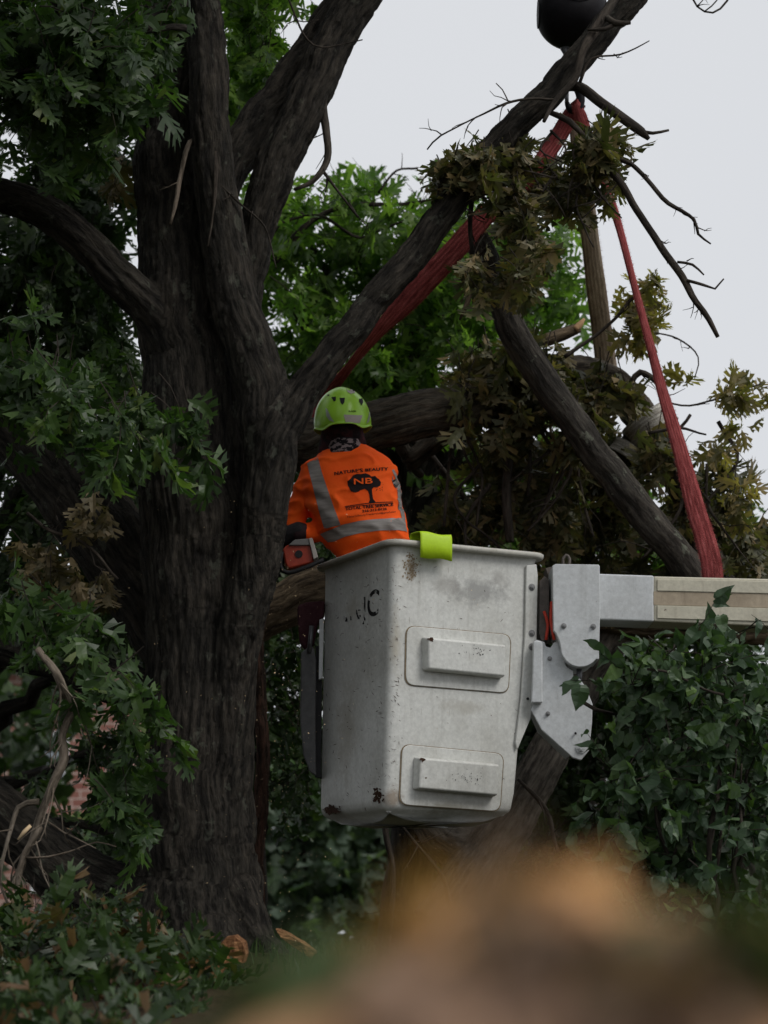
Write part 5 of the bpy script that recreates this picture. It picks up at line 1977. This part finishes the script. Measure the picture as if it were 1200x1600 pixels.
tree_at('leafy_tree', 'dark green tree seen in the gap between the oak trunk and the bucket', -.75, 11.0, 3.0, .07,
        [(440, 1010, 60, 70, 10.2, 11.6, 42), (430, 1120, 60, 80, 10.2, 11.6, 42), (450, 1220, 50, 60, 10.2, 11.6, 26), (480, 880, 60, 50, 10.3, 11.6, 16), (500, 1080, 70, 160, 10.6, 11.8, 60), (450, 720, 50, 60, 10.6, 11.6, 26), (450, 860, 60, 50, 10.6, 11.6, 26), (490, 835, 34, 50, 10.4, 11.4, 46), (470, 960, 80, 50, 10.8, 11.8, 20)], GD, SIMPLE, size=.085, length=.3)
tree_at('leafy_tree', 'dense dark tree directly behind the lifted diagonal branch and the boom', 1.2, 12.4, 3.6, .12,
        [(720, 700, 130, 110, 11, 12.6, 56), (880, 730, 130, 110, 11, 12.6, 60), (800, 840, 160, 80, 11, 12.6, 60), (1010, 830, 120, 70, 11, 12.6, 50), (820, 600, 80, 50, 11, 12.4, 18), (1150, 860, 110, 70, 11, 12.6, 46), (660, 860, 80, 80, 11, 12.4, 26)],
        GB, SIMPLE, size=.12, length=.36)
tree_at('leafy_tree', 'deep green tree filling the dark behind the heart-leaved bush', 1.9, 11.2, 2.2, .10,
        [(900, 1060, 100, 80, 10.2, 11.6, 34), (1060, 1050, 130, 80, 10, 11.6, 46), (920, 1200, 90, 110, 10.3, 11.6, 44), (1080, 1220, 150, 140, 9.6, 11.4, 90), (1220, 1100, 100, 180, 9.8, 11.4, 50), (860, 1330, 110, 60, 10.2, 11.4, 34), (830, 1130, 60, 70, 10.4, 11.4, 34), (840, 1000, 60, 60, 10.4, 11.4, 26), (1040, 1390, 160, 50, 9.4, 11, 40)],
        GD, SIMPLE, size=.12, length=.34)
# far wood: a belt of soft trees well behind
def far_tree(x, y, h, r, n, m, label):
    t = thing('distant_tree', (x, y, float(gz(x, y))), label, 'tree', 'distant trees')
    TA = Acc()
    tube(TA, [[x, y, float(gz(x, y)) - .2, .2], [x, y, h * .5, .15], [x + .1, y, h * .9, .06]], sides=8, step=.4, wob=.05)
    put('trunk', TA, M_bark, t)
    LA = Acc()
    q = norm(rng.normal(size=(n, 3))) * (rng.uniform(.3, 1, n) ** .5)[:, None]
    c = np.array([x, y, h * .55]) + q * np.array([r, r, h * .47])
    c = c + .25 * r * np.stack([vnoise(c * 1.2 + k * 9) for k in range(3)], 1)
    leaf_acc(LA, SIMPLE, c, rand_dir(n, (0, 0, -.2)), rand_dir(n, (0, -.4, .8)), rng.uniform(.16, .34, n), .3)
    put('foliage', LA, m, t, False)


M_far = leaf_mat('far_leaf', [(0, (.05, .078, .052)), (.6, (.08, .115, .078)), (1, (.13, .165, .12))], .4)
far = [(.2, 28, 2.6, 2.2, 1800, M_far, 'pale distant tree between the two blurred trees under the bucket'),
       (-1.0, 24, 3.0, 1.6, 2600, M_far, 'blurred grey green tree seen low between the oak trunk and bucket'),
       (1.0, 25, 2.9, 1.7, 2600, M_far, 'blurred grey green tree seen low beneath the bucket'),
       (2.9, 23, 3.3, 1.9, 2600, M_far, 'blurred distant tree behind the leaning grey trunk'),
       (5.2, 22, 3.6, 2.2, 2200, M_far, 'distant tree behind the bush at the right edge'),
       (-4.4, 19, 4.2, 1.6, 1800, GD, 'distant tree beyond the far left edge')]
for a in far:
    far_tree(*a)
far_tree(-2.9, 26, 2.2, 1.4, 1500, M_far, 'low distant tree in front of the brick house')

# brick house
hs = thing('brick_house', (-5.6, 29, float(gz(-5, 28))), 'pinkish brick house glimpsed through the leaves low at the left edge', 'house')
m, nt, out = mat('pink_brick')
tc = N(nt, 'ShaderNodeTexCoord').outputs['Object']
mp = N(nt, 'ShaderNodeMapping')
mp.inputs['Rotation'].default_value = (math.pi / 2, 0, 0)
nt.links.new(tc, mp.inputs[0])
bt_ = nt.nodes.new('ShaderNodeTexBrick')
bt_.inputs['Scale'].default_value = 2.2
bt_.inputs['Color1'].default_value = (.30, .16, .125, 1)
bt_.inputs['Color2'].default_value = (.24, .10, .08, 1)
bt_.inputs['Mortar'].default_value = (.48, .40, .35, 1)
nt.links.new(mp.outputs[0], bt_.inputs[0])
pbsdf(nt, out, bt_.outputs[0], .9, .1)


def box(bm, x0, x1, y0, y1, z0, z1):
    v = [bm.verts.new(p) for p in [(x0, y0, z0), (x1, y0, z0), (x1, y1, z0), (x0, y1, z0), (x0, y0, z1), (x1, y0, z1), (x1, y1, z1), (x0, y1, z1)]]
    for f in [(0, 3, 2, 1), (4, 5, 6, 7), (0, 1, 5, 4), (1, 2, 6, 5), (2, 3, 7, 6), (3, 0, 4, 7)]:
        bm.faces.new([v[i] for i in f])


bm = bmesh.new()
box(bm, -9.5, -3.6, 28, 33, .2, 4.2)
bm_put('wall', bm, m, hs)
bm = bmesh.new()
a = [bm.verts.new(p) for p in [(-9.9, 27.6, 4.15), (-3.2, 27.6, 4.15), (-3.2, 33.4, 4.15), (-9.9, 33.4, 4.15), (-9.9, 30.5, 6.0), (-3.2, 30.5, 6.0)]]
for f in [(0, 1, 5, 4), (2, 3, 4, 5), (1, 2, 5), (3, 0, 4), (0, 3, 2, 1)]:
    bm.faces.new([a[i] for i in f])
bm_put('roof', bm, plain('shingle', (.07, .065, .06), .9, .1, .3, 8, .5), hs)
M_wh = plain('white_trim', (.75, .76, .78), .6)
for x0, z0 in ((-4.8, 2.5), (-4.75, 1.1), (-7.2, 2.3)):
    bm = bmesh.new()
    box(bm, x0, x0 + .5, 27.94, 28.02, z0, z0 + .75)
    w_ = bm_put('window', bm, M_wh, hs, .01)
    bm = bmesh.new()
    box(bm, x0 + .06, x0 + .44, 27.93, 27.95, z0 + .06, z0 + .69)
    bm_put('pane', bm, plain('window_glass', (.25, .28, .31), .1, .5), w_)

# leafy brush lying at the foot of the oak
br = thing('leafy_brush', (float(P(120, 1560, 7)[0]), 6.8, .4), 'low heap of green and brown oak leaves at the foot of the big oak', 'brush')
LA, TA = Acc(), Acc()
cloud(LA, TA, [(60, 1470, 110, 50, 6.6, 7.5, 34), (150, 1520, 130, 60, 6.4, 7.4, 46), (250, 1560, 90, 50, 6.3, 7.2, 28), (60, 1580, 120, 60, 6.2, 7, 34), (220, 1470, 70, 30, 6.8, 7.5, 11), (150, 1640, 220, 60, 5.6, 6.6, 60), (300, 1590, 60, 40, 6.0, 6.9, 20), (350, 1550, 50, 24, 6.6, 7.3, 9), (100, 1640, 200, 30, 5.0, 5.8, 50), (-90, 1540, 90, 100, 6.3, 7.4, 30)],
      size=.115, length=.3, droop=.25, upn=.8, bias=(.1, 0, .1))
put('foliage', LA, leaf_mat('cut_leaf', [(0, (.016, .030, .012)), (.5, (.030, .052, .018)), (.85, (.05, .085, .028)), (.93, (.10, .055, .028)), (1, (.13, .08, .035))], .3), br, False)
LA = Acc()
cloud(LA, TA, [(120, 1450, 110, 30, 6.6, 7.3, 5), (200, 1510, 90, 40, 6.5, 7.2, 5), (230, 1455, 40, 20, 6.7, 7.2, 3), (160, 1570, 100, 30, 6.2, 7, 3)], size=.10, length=.2, curl=.6, nleaf=5)
put('foliage', LA, leaf_mat('brown_leaf', [(0, (.08, .035, .018)), (.6, (.15, .08, .035)), (1, (.12, .12, .05))], .3), br, False, label='scattered brown leaves')
put('twig', TA, M_twig, br)

# split wood pieces
M_wood, nt, out = mat('split_wood')
oc = N(nt, 'ShaderNodeTexCoord').outputs['Object']
n1 = noise(nt, oc, 1, 5, .7, (30, 90, 160))
n2 = noise(nt, oc, 9, 4, .6)
c = ramp(nt, n1, [(.35, (.09, .04, .022)), (.5, (.24, .12, .055)), (.68, (.42, .25, .12))])
c = mixc(nt, .8, c, ramp(nt, n2, [(.35, (.5, .4, .38)), (.65, (1.2, 1.15, 1.1))]), 'MULTIPLY')
pbsdf(nt, out, c, .85, .15, bump(nt, n1, .9, .008))
for poly, d, th, lab in [([(286, 1530), (300, 1505), (322, 1502), (345, 1490), (356, 1502), (344, 1522), (320, 1545), (300, 1541)], 6.7, .07, 'larger reddish split wood chunk in the leafy brush at the foot of the oak'),
                         ([(344, 1474), (354, 1464), (366, 1462), (378, 1472), (383, 1490), (379, 1505), (366, 1500), (356, 1488)], 6.8, .05, 'small curved orange wood chip standing above the split chunk at the oak foot'),
                         ([(430, 1452), (446, 1458), (470, 1472), (492, 1488), (486, 1498), (462, 1482), (440, 1466)], 7.6, .05, 'long flat splinter of fresh wood right of the oak roots')]:
    t = thing('wood_piece', P(*poly[0], d), lab, 'wood piece', 'pieces of split wood')
    n_ = len(poly)
    bm = bmesh.new()
    pts = [P(x, y, d + rng.uniform(-.012, .012)) for x, y in poly]
    prism_bm(pts, np.array([.01, th, .004]), bm)
    bmesh.ops.triangulate(bm, faces=bm.faces)
    bmesh.ops.subdivide_edges(bm, edges=bm.edges, cuts=3)
    for v_ in bm.verts:
        p_ = np.array(v_.co)
        v_.co += Vector(.003 * np.array([vnoise((p_ * [25, 60, 60] + k)[None])[0] for k in (0, 5, 9)]))
    bm_put('split_face', bm, M_wood, t)

# ------------------------------------------------------------------ foreground heap
hp_ = thing('debris_heap', (.1, .95, 0), 'blurred heap of tan and brown wood debris along the bottom', 'heap')
xs = np.linspace(-.9, 1.3, 150)
ys = np.linspace(.42, 1.5, 110)
X, Y = np.meshgrid(xs, ys)
crest = np.interp(X, [-.9, -.35, -.12, -.056, -.0225, 0, .0225, .045, .058, .079, .10, .135, .3, .8, 1.3],
                  [-.45, -.20, -.072, -.038, -.025, -.012, .000, .011, .015, .005, .002, .002, -.010, -.12, -.45]) + H
prof_ = np.where(Y < .72, np.exp(-((Y - .72) / .30) ** 2 * 1.0), np.exp(-((Y - .72) / .42) ** 2))
Z = crest * prof_ + .006 * vnoise(np.c_[X.ravel() * 26, Y.ravel() * 26, X.ravel() * 0]).reshape(X.shape) + .02 * vnoise(np.c_[X.ravel() * 8, Y.ravel() * 8, X.ravel() * 0 + 3]).reshape(X.shape) * 0
Z = np.maximum(Z, gz(X, Y) - .05)
A = Acc()
nx, ny = len(xs), len(ys)
i = (np.arange(ny - 1)[:, None] * nx + np.arange(nx - 1)[None]).ravel()
A.add(np.c_[X.ravel(), Y.ravel(), Z.ravel()], np.c_[i, i + 1, i + nx + 1, i + nx])
m, nt, out = mat('heap_debris')
oc = N(nt, 'ShaderNodeTexCoord').outputs['Object']
n1 = noise(nt, oc, 17, 3, .5)
n2 = noise(nt, oc, 160, 3, .6)
c = ramp(nt, n1, [(.36, (.26, .15, .08)), (.5, (.38, .22, .12)), (.62, (.48, .29, .16))])
c = mixc(nt, .7, c, ramp(nt, n2, [(.3, (.6, .6, .6)), (.7, (1.4, 1.35, 1.3))]), 'MULTIPLY')
pbsdf(nt, out, c, .95, .1, bump(nt, n2, .8, .004))
put('heap', A, m, hp_)
hbv = BVHTree.FromPolygons([tuple(x) for x in np.c_[X.ravel(), Y.ravel(), Z.ravel()]], [tuple(x) for x in np.c_[i, i + 1, i + nx + 1, i + nx].tolist()])


def chips(name, m, spots, size, n_each, spread):
    LA = Acc()
    for (px, py) in spots:
        loc, nn, ii, dd = hbv.ray_cast(Vector(CAM), Vector(norm(ray(px, py))))
        if loc is None:
            loc = Vector(P(px, 1400, .75))
        c = np.array(loc) + rng.normal(0, 1, (n_each, 3)) * spread
        for k in range(n_each):
            l2, n3, i3, d3 = hbv.find_nearest(Vector(c[k]))
            c[k] = np.array(l2) + np.array([0, 0, .004])
        leaf_acc(LA, OAK, c, norm(rand_dir(n_each) * [1, 1, .15]), rand_dir(n_each, (0, -.2, 4)), rng.uniform(.5, 1.1, n_each) * size, .5)
    o = put(name, LA, m, hp_, False)
    o['kind'] = 'stuff'


lm = lambda n_, c_: leaf_mat(n_, [(0, tuple(x * .8 for x in c_)), (1, tuple(x * 1.2 for x in c_))], .15, .7)
chips('tan_litter', lm('tan_litter', (.50, .28, .125)), [(860, 1370), (800, 1390), (700, 1450), (900, 1400), (600, 1500), (980, 1430), (500, 1560), (1100, 1430), (1190, 1430), (760, 1420)], .032, 10, .012)
chips('dark_litter', lm('dark_litter', (.13, .085, .06)), [(960, 1530), (820, 1520), (1060, 1560), (900, 1500)], .045, 7, .008)
chips('pale_litter', lm('pale_litter', (.30, .19, .13)), [(740, 1590), (900, 1600), (620, 1590), (1000, 1600)], .045, 8, .010)
chips('green_litter', lm('green_litter', (.05, .08, .02)), [(1170, 1540), (420, 1560), (540, 1515), (400, 1580), (1140, 1580), (470, 1560), (1180, 1500), (1100, 1500)], .04, 5, .006)

# ------------------------------------------------------------------ sawdust in the air
A = Acc()
n = 900
px = np.r_[rng.normal(450, 45, 500), rng.uniform(200, 760, 400)]
py = np.r_[rng.uniform(840, 1480, 500), rng.uniform(750, 1500, 400)]
dd = rng.uniform(7.2, 9.2, n)
c = np.array([P(a, b, d) for a, b, d in zip(px, py, dd)])
s = rng.uniform(.001, .0026, n)[:, None, None]
tri = rng.normal(size=(n, 3, 3)) * s
A.add((c[:, None] + tri).reshape(-1, 3), None, np.arange(3 * n).reshape(-1, 3))
tag(put('sawdust', A, plain('flying_sawdust', (.62, .46, .27), .9), None, False), 'fine sawdust flecks drifting through the air beside the trunk', 'sawdust', kind='stuff')
